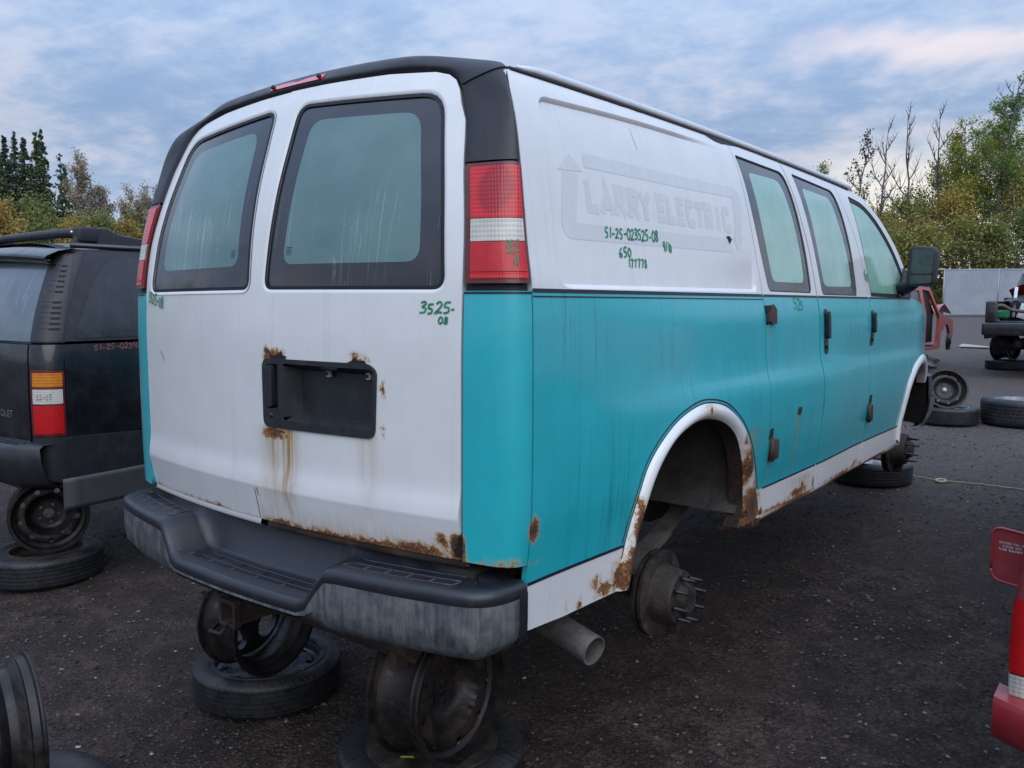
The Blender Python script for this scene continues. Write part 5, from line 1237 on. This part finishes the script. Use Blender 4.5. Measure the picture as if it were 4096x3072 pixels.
# ------------------------------------------------------------------ black pickup loaded with scrap
kx = -.05; kt = thing('pickup_truck', 'black pickup with scrap heaped in its bed at the right photo edge', 'pickup truck', (.9, 15.5, gz(0, 15)))
for s in (1, -1):
    def fnK(a, z): return (kx+.02*abs(z-1.3) if s == -1 else kx+1.85-.02*abs(z-1.3), -s*a*-1 if s == 1 else -a, z)
    def mm(p): return [(s*a, b_) for a, b_ in p]
    ol = [(13.8, 1.02), (13.8, 1.62), (15.9, 1.62), (15.9, 1.0)]+[(14.95+.42*math.cos(t), 1.0+.38*math.sin(t)) for t in np.linspace(.1, math.pi-.1, 9)]
    def fnK(a, z): return (kx if s == -1 else kx+1.85, s*a, z)
    bs = MB().sheet(mm(ol), fnK, .15, flange=.05).build('bed_side', M['blackpaint_far'], kt)
    g = MB(); xs_ = kx+.02 if s == -1 else kx+1.83; sg_ = 1 if s == -1 else -1
    g.box((xs_+sg_*.07, 13.80, 1.32), (.16, .05, .58), bev=.015); g.build('rear_post', M['blackpaint_far'], kt)
    g = MB(); g.box((xs_+sg_*.075, 13.77, 1.42), (.11, .03, .26), bev=.01); g.build('tail_lamp', M['blackpaint_far'], kt)
    g = MB(); g.box((xs_+sg_*.16, 14.25, .96), (.26, .012, .30)); g.build('mud_flap', M['rubber'], kt)
    cabk = [(15.95, 1.0), (17.6, 1.0), (18.9, 1.05), (18.95, 1.40), (17.8, 1.62), (17.3, 2.10), (16.25, 2.14), (16.0, 1.6)]
    c_ = MB().sheet(mm(rpoly(cabk, .08)), lambda a, z: (kx+.03+.14*max(0, z-1.6)/.5 if s == -1 else kx+1.82-.14*max(0, z-1.6)/.5, s*a, z), .2, flange=.05).build('cab_side', M['blackpaint_far'], kt)
    MB().sheet(mm(rpoly([(16.2, 1.66), (17.5, 1.66), (17.15, 2.04), (16.3, 2.05)], .05)), lambda a, z: (kx+.022+.14*max(0, z-1.6)/.5 if s == -1 else kx+1.828-.14*max(0, z-1.6)/.5, s*a, z), .2).build('cab_window', M['suvglass_side'], c_)
g = MB(); g.loft([[(kx+.18+t*1.5, y, z) for t in (0, .25, .5, .75, 1)] for y, z in ((15.98, 1.05), (16.0, 1.6), (16.25, 2.13), (17.3, 2.10), (17.8, 1.63), (18.9, 1.42), (18.95, 1.0))]); g.build('cab_shell', M['blackpaint_far'], kt)
MB().add([(kx+.3, 15.985, 1.66), (kx+1.55, 15.985, 1.66), (kx+1.45, 16.20, 2.04), (kx+.4, 16.20, 2.04)], [(0, 1, 2, 3)]).build('rear_window', M['suvglass_side'], kt)
g = MB(); g.box((kx+.925, 14.85, 1.12), (1.75, 2.1, .04)); g.box((kx+.925, 15.9, 1.35), (1.75, .04, .5)); g.build('bed_floor', M['cavity'], kt)
g = MB(); g.box((kx+.92, 13.72, 1.18), (1.88, .16, .20), bev=.03); g.build('rear_bumper', M['blackpaint_far'], kt)
g = MB(); g.box((kx+.92, 13.86, 1.26), (1.6, .06, .10), bev=.01); g.build('bed_sill', M['blackpaint_far'], kt)
g = MB(); g.box((kx+.45, 14.9, .95), (.08, 2.0, .12)); g.box((kx+1.4, 14.9, .95), (.08, 2.0, .12)); g.tube([(kx+.1, 14.95, .86), (kx+1.75, 14.95, .86)], .05, 8); g.build('frame_rail', M['rustmetal'], kt)
g = MB(); g.box((kx-.10, 16.9, 1.62), (.16, .06, .16), bev=.02); g.build('door_mirror', M['blackplastic'], kt)
# scrap in the bed
def junk(name, label, cat, mb, m_): return tag(mb.build(name, m_), label, cat, 'scrap lying in the black pickup bed')
M['redplastic'] = simple('red_scrap_panel', (.40, .03, .035), .4); M['whiteplastic'] = simple('white_scrap', (.66, .67, .70), .5); M['greenplastic'] = simple('green_jug', (.02, .20, .09), .45); M['hose'] = simple('brown_hose', (.09, .055, .045), .6)
junk('body_panel', 'curved red body panel on top of the scrap in the black pickup', 'panel', MB().loft([[(kx+.16+.9*t, 14.9+.5*k, 1.70+.24*math.sin(2.4*t+.5)*(1-k*.3)-.10*k) for t in np.linspace(0, 1, 10)] for k in np.linspace(0, 1, 5)]), M['redplastic'])
junk('plastic_pipe', 'white pipe standing upright in the scrap of the black pickup', 'pipe', MB().tube([(.215, 14.75, 1.36), (.235, 14.80, 1.86)], .026, 10), M['whiteplastic'])
junk('hose', 'brown bent hose over the rear edge of the black pickup bed', 'hose', MB().tube(catmull([(-.02, 13.9, 1.44), (.06, 13.95, 1.53), (.16, 14.0, 1.55), (.28, 14.05, 1.48), (.42, 14.1, 1.46), (.6, 14.2, 1.43)], 5), .028, 8), M['hose'])
junk('jug', 'green jug lying in the black pickup bed', 'jug', MB().box((.13, 14.15, 1.41), (.22, .18, .13), bev=.035).tube([(.02, 14.12, 1.41), (-.03, 14.1, 1.41)], .025, 8), M['greenplastic'])
junk('sheet_scrap', 'white sheet scrap standing in the black pickup bed', 'scrap', MB().box((.42, 14.3, 1.46), (.14, .02, .24), rot=Matrix.Rotation(.3, 3, 'Y'), bev=.004), M['whiteplastic'])
junk('panel_scrap', 'dark folded panel lying across the black pickup bed', 'scrap', MB().loft([[(.05+.55*t, 14.5+.5*k, 1.62+.10*k*math.sin(t*4)+.03*t) for t in np.linspace(0, 1, 7)] for k in np.linspace(0, 1, 4)]), M['greypanel'])
flat_wheel(.03, 15.52, 'tyre lying flat below the rear of the black pickup', .31, .19, .17, 'steelwheel', 'steel')
up_rim((.04, 15.42, gz(0, 15.4)+.40), (.93, -.36, .03), 'dark bare rim on edge holding up the black pickup', .235, .30, 'steelwheel_grey', 'open', .2, -.08)

# ------------------------------------------------------------------ fence
def fsheet():
    m_ = mat('grey_fence_sheet'); b = NB(m_); P = b.obj(); n = b.noise(P, 2.2, 4); x, y, z = b.xyz(P)
    r = b.m('SINE', b.m('MULTIPLY', b.m('ADD', x, b.m('MULTIPLY', y, .75)), 55.))
    c = b.mix(b.rng(n, .3, .7), (.30, .325, .37), (.35, .375, .42)); c = b.mix(b.m('MULTIPLY', b.rng(r, 0, 1), .25), c, (.24, .26, .30))
    b.bsdf(c, .55, .1, 0, .1, b.bump(r, .5, .02)); return m_
M['fencesheet'] = fsheet(); M['galv'] = steel('galvanised_post', (.25, .26, .28), (.34, .35, .37), (.42, .43, .44), .5, .5)
fence = thing('fence', 'pale grey sheet metal fence with galvanised posts in front of the trees', 'fence', (-3, 45, 1.0))
F0 = Vector((-6.36, 42.72)); fd_ = Vector((.80, .60)).normalized()
pw = 2.56
def fpt(k): q_ = F0+fd_*pw*k; return q_
for k in range(-4, 17):
    p = fpt(k); g = MB(); g.tube([(p.x, p.y, gz(0, p.y)-.1), (p.x, p.y, gz(0, p.y)+2.28)], .038, 8); g.build('post', M['galv'], fence)
    if 0 <= k < 16:
        q_ = fpt(k+1); n_ = Vector((fd_.y, -fd_.x, 0))*.045
        a = Vector((p.x, p.y, gz(0, p.y)+.10)); c = Vector((q_.x, q_.y, gz(0, q_.y)+.10)); up = Vector((0, 0, 2.12)); e_ = Vector((fd_.x, fd_.y, 0))*.045
        nr = []
        for t in np.linspace(0, 1, 22):
            b0_ = (a+e_).lerp(c-e_, t)+n_*(.3+.25*(round(t*21) % 2)); nr.append([tuple(b0_), tuple(b0_+up)])
        MB().loft(nr).build('sheet_panel', M['fencesheet'], fence, smooth=False)
p, q_ = fpt(-4), fpt(16); g = MB(); g.tube([(p.x, p.y, gz(0, p.y)+2.26), (q_.x, q_.y, gz(0, q_.y)+2.26)], .034, 8); g.build('top_rail', M['galv'], fence)

# ------------------------------------------------------------------ ground
from mathutils import noise as mnoise
def axis_vals(c, near, far, n):
    t = np.linspace(-1, 1, n); k = 5.2; return c+np.sinh(t*k)/math.sinh(k)*far
gxs = axis_vals(.6, 0, 260, 240); gys = axis_vals(1.2, 0, 330, 240)
gv = []
for y in gys:
    for x in gxs:
        d = math.hypot(x-1, y-1); a = max(0, 1-d/45)
        h = (mnoise.fractal((x*.9, y*.9, 0), 1, 2, 4)*.016+mnoise.noise((x*.28, y*.28, 3))*.025)*a
        gv.append((x, y, gz(x, y)+h-.004))
nx = len(gxs); gf = [(j*nx+i, j*nx+i+1, (j+1)*nx+i+1, (j+1)*nx+i) for j in range(len(gys)-1) for i in range(nx-1)]
def groundmat():
    m_ = mat('dark_wet_gravel'); b = NB(m_); P = b.obj()
    n0 = b.noise(P, .55, 4, .6); n1 = b.noise(P, 6, 6, .65); n2 = b.noise(P, 45, 5, .7)
    v1 = b.vor(P, 27); v2 = b.vor(P, 70); vc = b.vor(P, 27, out='Color'); vc2 = b.vor(P, 70, out='Color')
    c = b.ramp(b.m('ADD', b.m('MULTIPLY', n1, .5), b.m('MULTIPLY', n2, .5)), [(.40, (.014, .0090, .0075)), (.50, (.050, .0340, .0290)), (.60, (.115, .082, .070))])
    c = b.mix(b.m('MULTIPLY', b.rng(n0, .42, .66), .45), c, (.080, .056, .047))
    far_mix = b.m('MULTIPLY', b.rng(b.m('ADD', b.xyz(P)[1], b.m('MULTIPLY', n0, 6.)), 5.5, 13.), .85)  # gravel turns paler and greyer with distance along y
    c = b.mix(far_mix, c, b.mix(n2, (.070, .060, .056), (.21, .182, .172)))
    wet = b.m('MULTIPLY', b.rng(b.noise(P, 1.1, 3), .52, .66), b.m('SUBTRACT', 1., far_mix))
    c = b.mix(b.m('MULTIPLY', wet, .55), c, (.018, .0125, .0105))
    r1 = b.xyz(vc)[0]; r2 = b.xyz(vc2)[0]
    st = b.m('MULTIPLY', b.m('MULTIPLY', b.m('GREATER_THAN', r1, .66), b.rng(v1, .40, .28)), b.rng(n1, .36, .50))
    c = b.mix(b.m('MULTIPLY', st, .75), c, b.mix(b.xyz(vc)[1], (.024, .017, .015), (.17, .135, .12)))
    st2 = b.m('MULTIPLY', b.m('GREATER_THAN', r2, .58), b.rng(v2, .45, .3))
    c = b.mix(b.m('MULTIPLY', st2, .6), c, b.mix(b.xyz(vc2)[1], (.012, .008, .007), (.15, .115, .10)))
    h = b.m('ADD', b.m('ADD', b.m('MULTIPLY', n2, .9), b.m('MULTIPLY', n1, .8)), b.m('ADD', b.m('MULTIPLY', st, .7), b.m('MULTIPLY', b.m('SUBTRACT', 1., v2), .35)))
    b.bsdf(c, b.rng(n1, .3, .7, .62, .9), 0, 0, .1, b.bump(h, 1.0, .035), .22); return m_
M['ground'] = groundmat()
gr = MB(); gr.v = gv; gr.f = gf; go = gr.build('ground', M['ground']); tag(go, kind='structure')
# loose stones
pr_ = np.random.RandomState(5); NP = 34000
base_ = np.array([(1, 0, 0), (-.9, .1, 0), (0, 1, .1), (.1, -1, 0), (0, 0, .7), (0, .1, -.6)]); tri = [(0, 2, 4), (2, 1, 4), (1, 3, 4), (3, 0, 4), (2, 0, 5), (1, 2, 5), (3, 1, 5), (0, 3, 5)]
pv = []; pf = []; prnd = []
for i in range(NP):
    r_ = 1.2+10.5*pr_.rand()**1.25; a = R_(38+90)+R_(pr_.uniform(-36, 36))
    x = 2.3465+r_*math.cos(a); y = -1.585+r_*math.sin(a)
    if pr_.rand() > .35+.65*max(0, mnoise.noise((x*.8, y*.8, 9))+.5): continue
    s = .0036+.0085*pr_.rand()**3.2+(.008 if pr_.rand() < .006 else 0); s *= 1+.05*r_
    th = pr_.rand()*6.28; ca_, sa_ = math.cos(th), math.sin(th); q_ = base_*np.array([1, .6+.4*pr_.rand(), .75])*s*(.7+.6*pr_.rand(6, 1))
    z = gz(x, y)+(mnoise.fractal((x*.9, y*.9, 0), 1, 2, 4)*.016+mnoise.noise((x*.28, y*.28, 3))*.025)*max(0, 1-math.hypot(x-1, y-1)/45)-.002+s*.15
    o_ = len(pv); pv += [(x+ca_*v[0]-sa_*v[1], y+sa_*v[0]+ca_*v[1], z+v[2]) for v in q_]; pf += [(o_+t[0], o_+t[1], o_+t[2]) for t in tri]; prnd += [pr_.rand()]*6
pm = mat('loose_stone'); b = NB(pm); at = b.attr('rnd'); P_ = b.obj()
b.bsdf(b.ramp(at, [(0, (.016, .012, .011)), (.45, (.05, .039, .036)), (.85, (.10, .083, .077)), (.975, (.19, .17, .16)), (1, (.34, .33, .33))]), .75, 0, 0, .1, b.bump(b.noise(P_, 300, 3), .4, .003), .4)
g = MB(); g.v = pv; g.f = pf; so_ = g.build('loose_gravel', pm, smooth=False, attrs={'rnd': lambda V: np.array(prnd)}); tag(so_, 'small loose stones scattered over the dark gravel yard', 'gravel', kind='stuff')
# odds and ends on the ground
M['rope'] = simple('pale_rope', (.34, .29, .20), .8); M['cardboard'] = simple('pale_board', (.36, .31, .28), .8); M['leafdead'] = simple('dead_leaf', (.055, .045, .042), .8)
rp_ = [(.55, 6.10), (.75, 6.02), (.92, 5.99), (1.2, 6.03), (1.5, 6.02), (1.9, 6.05), (2.4, 6.02)]
tag(MB().tube([(x, y, gz(x, y)+.010+.003*(i % 2)) for i, (x, y) in enumerate([q_[:2] for q_ in catmull([(*q_, 0) for q_ in rp_], 5)])], .0042, 6).build('rope', M['rope']), 'thin pale rope stretched over the gravel beyond the front of the van', 'rope')
rg = [(.92+.035*math.cos(t), 5.95+.05*math.sin(t)) for t in np.linspace(0, 6.28, 16)]
tag(MB().tube([(x, y, gz(x, y)+.02) for x, y in rg], .010, 6).build('rope_loop', M['rope']), 'small pale loop lying next to the rope', 'ring')
tag(MB().loft([[(-1.62+.62*t, 20.55-.06*t+.42*k, gz(0, 20.5)+.03+.05*k*(1-t)) for t in (0, .5, 1)] for k in (0, .5, 1)]).build('board_scrap', M['cardboard'], smooth=False), 'pale flat board lying on the gravel near the red wreck', 'board')
for i, (x, y, a, s, lb) in enumerate(((.72, 4.05, .4, .05, 'large dead leaf on the gravel in front of the side doors'), (1.30, 2.65, 1.2, .030, 'curled dead leaf on the gravel near the rear wheel'), (1.12, 3.15, 2.2, .028, 'small dead leaf on the gravel below the side doors'))):
    pts_ = [(s*(t*2-1), s*.42*math.sin(math.pi*t)) for t in np.linspace(0, 1, 7)]; row = []
    g = MB(); g.loft([[(x+math.cos(a)*u_-math.sin(a)*w_*k, y+math.sin(a)*u_+math.cos(a)*w_*k, gz(x, y)+.008+.25*abs(w_*k)+.010*math.sin(u_*60)) for k in (-1, 0, 1)] for u_, w_ in pts_])
    tag(g.build('dead_leaf', M['leafdead']), lb, 'leaf', 'dead leaves on the gravel')

# ------------------------------------------------------------------ trees
def leafmat(name, stops, trans=.3):
    m_ = mat(name); b = NB(m_); at = b.attr('rnd'); n = b.noise(b.obj(), .35, 3)
    c = b.ramp(b.m('ADD', b.m('MULTIPLY', at, .42), b.m('ADD', b.m('MULTIPLY', n, .30), b.m('MULTIPLY', b.new('ShaderNodeObjectInfo').outputs['Random'], .36))), stops)
    p = b.bsdf(c, .6, spec=.25); tr = b.new('ShaderNodeBsdfTranslucent'); b.put(tr.inputs[0], b.scl(c, (1.1, 1.1, .8)))
    mx = b.new('ShaderNodeMixShader'); mx.inputs[0].default_value = trans; b.l.new(p.outputs[0], mx.inputs[1]); b.l.new(tr.outputs[0], mx.inputs[2])
    out = [n_ for n_ in b.n if n_.type == 'OUTPUT_MATERIAL'][0]; b.l.new(mx.outputs[0], out.inputs[0]); return m_
LM_ = {'a': leafmat('aspen_leaves', [(.2, (0.069, 0.128, 0.032)), (.5, (0.166, 0.254, 0.050)), (.75, (0.330, 0.342, 0.055)), (.95, (0.485, 0.318, 0.050))]),
       'm': leafmat('autumn_leaves', [(.2, (0.084, 0.111, 0.053)), (.45, (0.190, 0.225, 0.070)), (.7, (0.363, 0.300, 0.083)), (.95, (0.517, 0.280, 0.075))]),
       'y': leafmat('yellowing_leaves', [(.2, (0.130, 0.111, 0.046)), (.5, (0.309, 0.250, 0.077)), (.75, (0.437, 0.302, 0.085)), (.95, (0.488, 0.236, 0.077))]),
       'n': leafmat('dark_sparse_leaves', [(.2, (0.034, 0.026, 0.019)), (.8, (0.078, 0.056, 0.034))]),
       'p': leafmat('spruce_needles', [(.2, (0.036, 0.058, 0.040)), (.55, (0.075, 0.111, 0.053)), (.9, (0.138, 0.156, 0.058))], .1),
       'b': leafmat('grey_birch_leaves', [(.2, (0.191, 0.168, 0.137)), (.6, (0.340, 0.285, 0.217)), (.9, (0.406, 0.326, 0.191))], .2)}
LM_['u'] = leafmat('undergrowth_leaves', [(.2, (0.044, 0.058, 0.022)), (.55, (0.102, 0.102, 0.032)), (.9, (0.204, 0.145, 0.040))]); LM_['s'] = LM_['n']; LM_['t'] = LM_['p']
def barkmat(name, a, c):
    m_ = mat(name); b = NB(m_); P = b.obj(); n = b.noise(b.scl(P, (6, 6, 2.5)), 1, 5, .7); b.bsdf(b.ramp(n, [(.35, a), (.6, c)]), .85); return m_
BK = {'pale': barkmat('pale_bark', (.035, .032, .030), (.20, .19, .18)), 'dark': barkmat('dark_bark', (.018, .015, .014), (.05, .043, .04)), 'grey': barkmat('grey_bark', (.06, .055, .052), (.16, .147, .139))}
def leaves(pts, size, rs, droop=0.):
    n = len(pts); P = np.array(pts); s = size*(.6+.8*rs.rand(n))
    a = rs.randn(n, 3); a /= np.linalg.norm(a, axis=1)[:, None]; c = rs.randn(n, 3); c = np.cross(a, c); c /= np.linalg.norm(c, axis=1)[:, None]
    if droop: a[:, 2] = -abs(a[:, 2])*droop
    v = np.stack([P-a*s[:, None], P-c*s[:, None]*.55, P+a*s[:, None], P+c*s[:, None]*.55], 1).reshape(-1, 3)
    return v, [(4*i, 4*i+1, 4*i+2, 4*i+3) for i in range(n)], np.repeat(rs.rand(n), 4)
def branch(mb, p, d, L, r, rs, depth, tips, up=.25, kink=.35, nseg=5):
    pts = [p]; rad = [r]; q_ = p.copy(); dd = d.copy()
    for i in range(nseg):
        dd = (dd+Vector(rs.randn(3))*kink*.3+Vector((0, 0, up*.35))).normalized(); q_ = q_+dd*(L/nseg); pts.append(q_.copy()); rad.append(r*(1-.85*(i+1)/nseg))
    mb.tube(pts, rad, 4 if r > .02 else 3, caps=False)
    if depth:
        for i in range(1, nseg+1):
            for _ in range(2 if depth > 1 else 3):
                a = rs.rand()*6.28; sd_ = Vector((math.cos(a), math.sin(a), .45)).normalized()
                branch(mb, pts[i], (dd*.6+sd_*.7).normalized(), L*(.30+.25*rs.rand())*(1.15-.1*i), rad[i]*.7+.004, rs, depth-1, tips, up, kink, 3)
    tips += [(p_, depth) for p_ in pts[1:]]
def tree(kind, x, y, h, seed, label, group):
    rs = np.random.RandomState(seed); z0 = gz(x, y)-.1
    names = {'a': 'aspen_tree', 'm': 'autumn_tree', 'y': 'yellowing_tree', 'n': 'bare_tree', 's': 'sparse_tree', 'p': 'spruce_tree', 't': 'pine_tree', 'b': 'birch_tree'}
    t = thing(names[kind], label, 'tree', (x, y, z0), None, group); wood = MB(); tips = []; pts = []
    if kind in 'pt':
        wood.tube([(0, 0, 0), (0, 0, h*.5), (0, 0, h)], [.16, .09, .012], 6, caps=False)
        n = int(h*(8.0 if kind == 'p' else 3.4)); vs = []; 
        for i in range(n):
            zz = h*(.10 if kind == 'p' else .22)+(h*(.9 if kind == 'p' else .78))*(i/n); k = 1-(zz/h)
            L = (.06+ (1.9 if kind == 'p' else 1.6)*k**.9)*(.75+.4*rs.rand())
            for j in range(5 if kind == 'p' else 3):
                a = rs.rand()*6.28; nn = int(6+L*(15 if kind == 'p' else 16)); zz = max(.3, zz+rs.randn()*.06)
                up_ = -.25 if kind == 'p' else .22
                wood.tube([(0, 0, zz), (L*.5*math.cos(a), L*.5*math.sin(a), zz+L*.5*up_), (L*math.cos(a), L*math.sin(a), zz+L*(up_+.12))], [.022, .014, .005], 3, caps=False)
                tt = rs.rand(nn)**.7; w_ = .03+.08*(1-tt)*L
                if kind == 't': w_ = .09+0*tt
                pts += [(L*q_*math.cos(a)+ww*rs.randn()*.6, L*q_*math.sin(a)+ww*rs.randn()*.6, zz+L*q_*(up_+.12*q_)+rs.randn()*(.03+.03*L)) for q_, ww in zip(tt, w_)]
        lv, lf, lr = leaves(pts, .085 if kind == 'p' else .075, rs)
        bark = BK['dark']
    else:
        lean = Vector((rs.randn()*.05, rs.randn()*.05, 1)); q_ = Vector((0, 0, 0)); tp = [q_.copy()]; tr_ = [.05+h*.0078]
        if kind in 'm': tr_ = [.045+h*.0075]
        ns = 9
        for i in range(ns):
            q_ = q_+(lean+Vector((rs.randn()*.06, rs.randn()*.06, 0))).normalized()*(h*.97/ns); tp.append(q_.copy()); tr_.append(tr_[0]*(1-.93*(i+1)/ns))
        wood.tube(tp, tr_, 6, caps=False)
        lo = {'a': .35, 'm': .26+.2*(seed % 2), 'y': .3, 'n': .45, 's': .4, 'b': .2}[kind]; nb = {'a': 20, 'm': 18, 'y': 18, 'n': 9, 's': 9, 'b': 26}[kind]
        for i in range(nb):
            f = lo+(1-lo)*(i+rs.rand())/nb*.97; j = min(ns-1, int(f*ns)); p = tp[j].lerp(tp[j+1], f*ns-j); a = rs.rand()*6.28
            wd = {'a': .24, 'm': .34, 'y': .34, 'n': .30, 's': .24, 'b': .15}[kind]; L = h*wd*(1.12-f)*(.6+.7*rs.rand())+.35
            el = 1.15 if kind in 'ns' else .9 if kind == 'b' else .55
            branch(wood, p, Vector((math.cos(a), math.sin(a), el)).normalized(), L, .012+.025*(1-f)+.002*h, rs, 2 if kind in 'ab' and f < .85 else 1, tips, .45 if kind in 'nsb' else .25, .35, 4)
        dens = {'a': 3, 'm': 5, 'y': 8, 'n': 0, 's': 3, 'b': 3}[kind]; spr = {'a': .16, 'm': .30, 'y': .28, 'n': .1, 's': .1, 'b': .13}[kind]
        clump = {}
        for p, d in tips:
            if kind == 'n':
                if p.z > h*.62 or rs.rand() < .55: continue
                k = 2
            else: k = dens
            if kind == 'a' and rs.rand() < .42: continue
            if kind == 's' and rs.rand() < .35: continue
            for _ in range(k): pts.append((p.x+rs.randn()*spr, p.y+rs.randn()*spr, p.z+rs.randn()*spr))
        if len(pts) > 9000: pts = [pts[i] for i in rs.choice(len(pts), 9000, False)]
        if not pts: pts = [(0, 0, h*.5)]
        lv, lf, lr = leaves(pts, {'a': .072, 'm': .080, 'y': .080, 'n': .07, 's': .075, 'b': .055}[kind], rs)
        bark = BK['pale'] if kind in 'a' else BK['grey'] if kind in 'bns' else BK['dark']
        if kind in 'my' and seed % 3 < 2: bark = BK['pale']
    wood.build('trunk', bark, t, local=True)
    me = bpy.data.meshes.new('crown'); me.from_pydata([tuple(v) for v in lv], [], lf); at = me.attributes.new('rnd', 'FLOAT', 'POINT'); at.data.foreach_set('value', lr.astype(np.float32)); me.materials.append(LM_[kind])
    o = bpy.data.objects.new('crown', me); COL.objects.link(o); o.parent = t
    return t
TR = [('a',-14.4,50.2,9.1), ('s',-13.4,49.8,10.5), ('n',-12.2,50.9,11.3), ('n',-10.3,53.8,12.4), ('n',-9.7,56.8,12.9), ('a',-8.1,56.8,12.2), ('a',-7.1,56.5,14.2), ('n',-6.4,61.0,14.7), ('a',-6.7,61.8,13.2), ('a',-5.0,60.6,13.6), ('m',-14.1,52.7,6.9), ('m',-13.5,54.4,6.5), ('m',-11.6,52.0,5.9), ('m',-11.0,53.8,6.8), ('m',-10.5,56.9,7.6), ('m',-8.7,54.4,7.1), ('m',-9.0,59.6,9.7), ('m',-7.8,59.3,10.1), ('m',-6.3,56.5,9.0), ('m',-5.5,58.5,9.8), ('m',-4.3,58.1,9.0), ('m',-11.3,48.2,4.9), ('m',-10.1,49.8,4.5), ('m',-8.5,50.4,4.6), ('m',-7.1,52.3,5.2), ('m',-5.6,52.7,4.9), ('m',-4.5,54.3,5.5)]
TL = [('p', -55.2, 20.9, 11.2), ('p', -58.0, 22.6, 11.9), ('p', -56.4, 22.5, 11.6), ('p', -53.7, 22.1, 11.5), ('p', -56.7, 23.7, 12.1), ('t', -50.3, 22.0, 9.9), ('b', -49.3, 22.9, 10.2), ('b', -48.2, 23.6, 8.9), ('b', -48.3, 24.7, 8.1), ('b', -47.5, 25.4, 8.0), ('b', -48.9, 26.8, 8.4), ('b', -45.5, 25.5, 7.6), ('m', -50.0, 20.9, 7.1), ('y', -49.5, 18.6, 6.5), ('m', -49.5, 19.8, 5.9), ('m', -47.7, 21.2, 5.5), ('y', -49.1, 22.6, 5.6), ('m', -45.3, 21.7, 5.7), ('m', -45.7, 22.7, 5.5), ('y', -44.9, 23.3, 5.4), ('m', -46.1, 25.0, 6.3), ('y', -47.4, 26.6, 5.8), ('m', -46.2, 19.6, 5.4), ('y', -45.3, 20.3, 5.1), ('p', -57.2, 20.6, 11.4), ('m', -51.5, 18.3, 6.4), ('m', -44.8, 26.1, 6.6), ('m', -46.0, 27.8, 7.1), ('p', -54.3, 20.2, 10.2), ('p', -52.6, 21.3, 9.4), ('p', -59.0, 21.4, 12.0), ('p', -55.6, 24.6, 9.8)]
WORD = {'a': 'leafy aspen', 's': 'sparse dark leaved tree', 'n': 'bare branched tree', 'm': 'bushy olive green tree', 'y': 'yellowing tree', 'p': 'dark spruce', 't': 'lone dark open pine', 'b': 'grey thin birch'}
ORD = ['first', 'second', 'third', 'fourth', 'fifth', 'sixth', 'seventh', 'eighth', 'ninth', 'tenth', 'eleventh', 'twelfth', 'thirteenth', 'fourteenth', 'fifteenth', 'sixteenth', 'seventeenth', 'eighteenth']
for lst, sd0, nm, key in ((TR, 100, 'behind the grey fence', lambda q_: q_[1]*.787+q_[2]*.617), (TL, 300, 'beyond the black sport utility vehicle', lambda q_: q_[1]*.787+q_[2]*.617)):
    def ang(q_): 
        a, b_ = q_[1]-2.35, q_[2]+1.58; return (a*.787+b_*.617)/(-a*.617+b_*.787)
    cnt = {}
    for i, q_ in sorted(enumerate(lst), key=lambda e_: ang(e_[1])):
        k = q_[0]; cnt[k] = cnt.get(k, 0)+1; tot = sum(1 for e_ in lst if e_[0] == k)
        lb = '%s %s' % (WORD[k], nm) if tot == 1 else '%s %s, %s from the left' % (WORD[k], nm, ORD[cnt[k]-1])
        tree(k, q_[1], q_[2], q_[3], sd0+i, lb, 'trees '+nm)
# dense wood behind: reads as one mass
def thicket(name, label, a, c, n, hmax, key, seed, depth=9., size=.13):
    rs = np.random.RandomState(seed); a = Vector(a); c = Vector(c); e_ = (c-a); nrm_ = Vector((e_.y, -e_.x)).normalized()
    if nrm_.dot(Vector((2.3, -1.6))-a) > 0: nrm_ = -nrm_
    P = []
    cl_ = [(rs.rand(), rs.rand()*depth, hmax*(.25+.75*rs.rand()), .5+.9*rs.rand()) for _ in range(int(e_.length*3.2))]
    per = n//len(cl_)
    for t, d, hh, r_ in cl_:
        q_ = a+e_*t+nrm_*d; g0 = gz(q_.x, q_.y)
        for _ in range(per):
            zz = rs.rand(); P.append((q_.x+rs.randn()*r_*(1-.5*zz), q_.y+rs.randn()*r_*(1-.5*zz), g0+hh*zz+rs.randn()*.15))
    lv, lf, lr = leaves(P, size, rs)
    me = bpy.data.meshes.new(name); me.from_pydata([tuple(v) for v in lv], [], lf); at = me.attributes.new('rnd', 'FLOAT', 'POINT'); at.data.foreach_set('value', lr.astype(np.float32)); me.materials.append(LM_[key])
    o = bpy.data.objects.new(name, me); COL.objects.link(o); tag(o, label, 'wood', kind='stuff')
thicket('thicket', 'dense autumn thicket filling the wood behind the grey fence', (-22, 52), (1, 67), 42000, 3.9, 'u', 11)
thicket('thicket', 'dense autumn thicket beyond the black sport utility vehicle', (-62, 12), (-49, 36), 46000, 4.2, 'u', 12)
thicket('thicket', 'low shrubs along the foot of the trees behind the grey fence', (-17, 47.5), (3, 61), 18000, 2.6, 'm', 13)
thicket('thicket', 'low shrubs along the foot of the left trees', (-58, 12), (-45, 34), 30000, 4.6, 'a', 14)
thicket('distant_wood', 'far continuous wood behind the van between the two treelines', (-46, 31), (-17, 50), 22000, 8.5, 'm', 15, size=.22)
thicket('distant_wood', 'far continuous wood behind the fence right of the photo edge', (3, 61), (48, 66), 26000, 9.5, 'm', 16, size=.22)
thicket('distant_wood', 'far continuous wood left of the photo edge', (-60, 14), (-64, -40), 26000, 9.5, 'm', 17, size=.22)
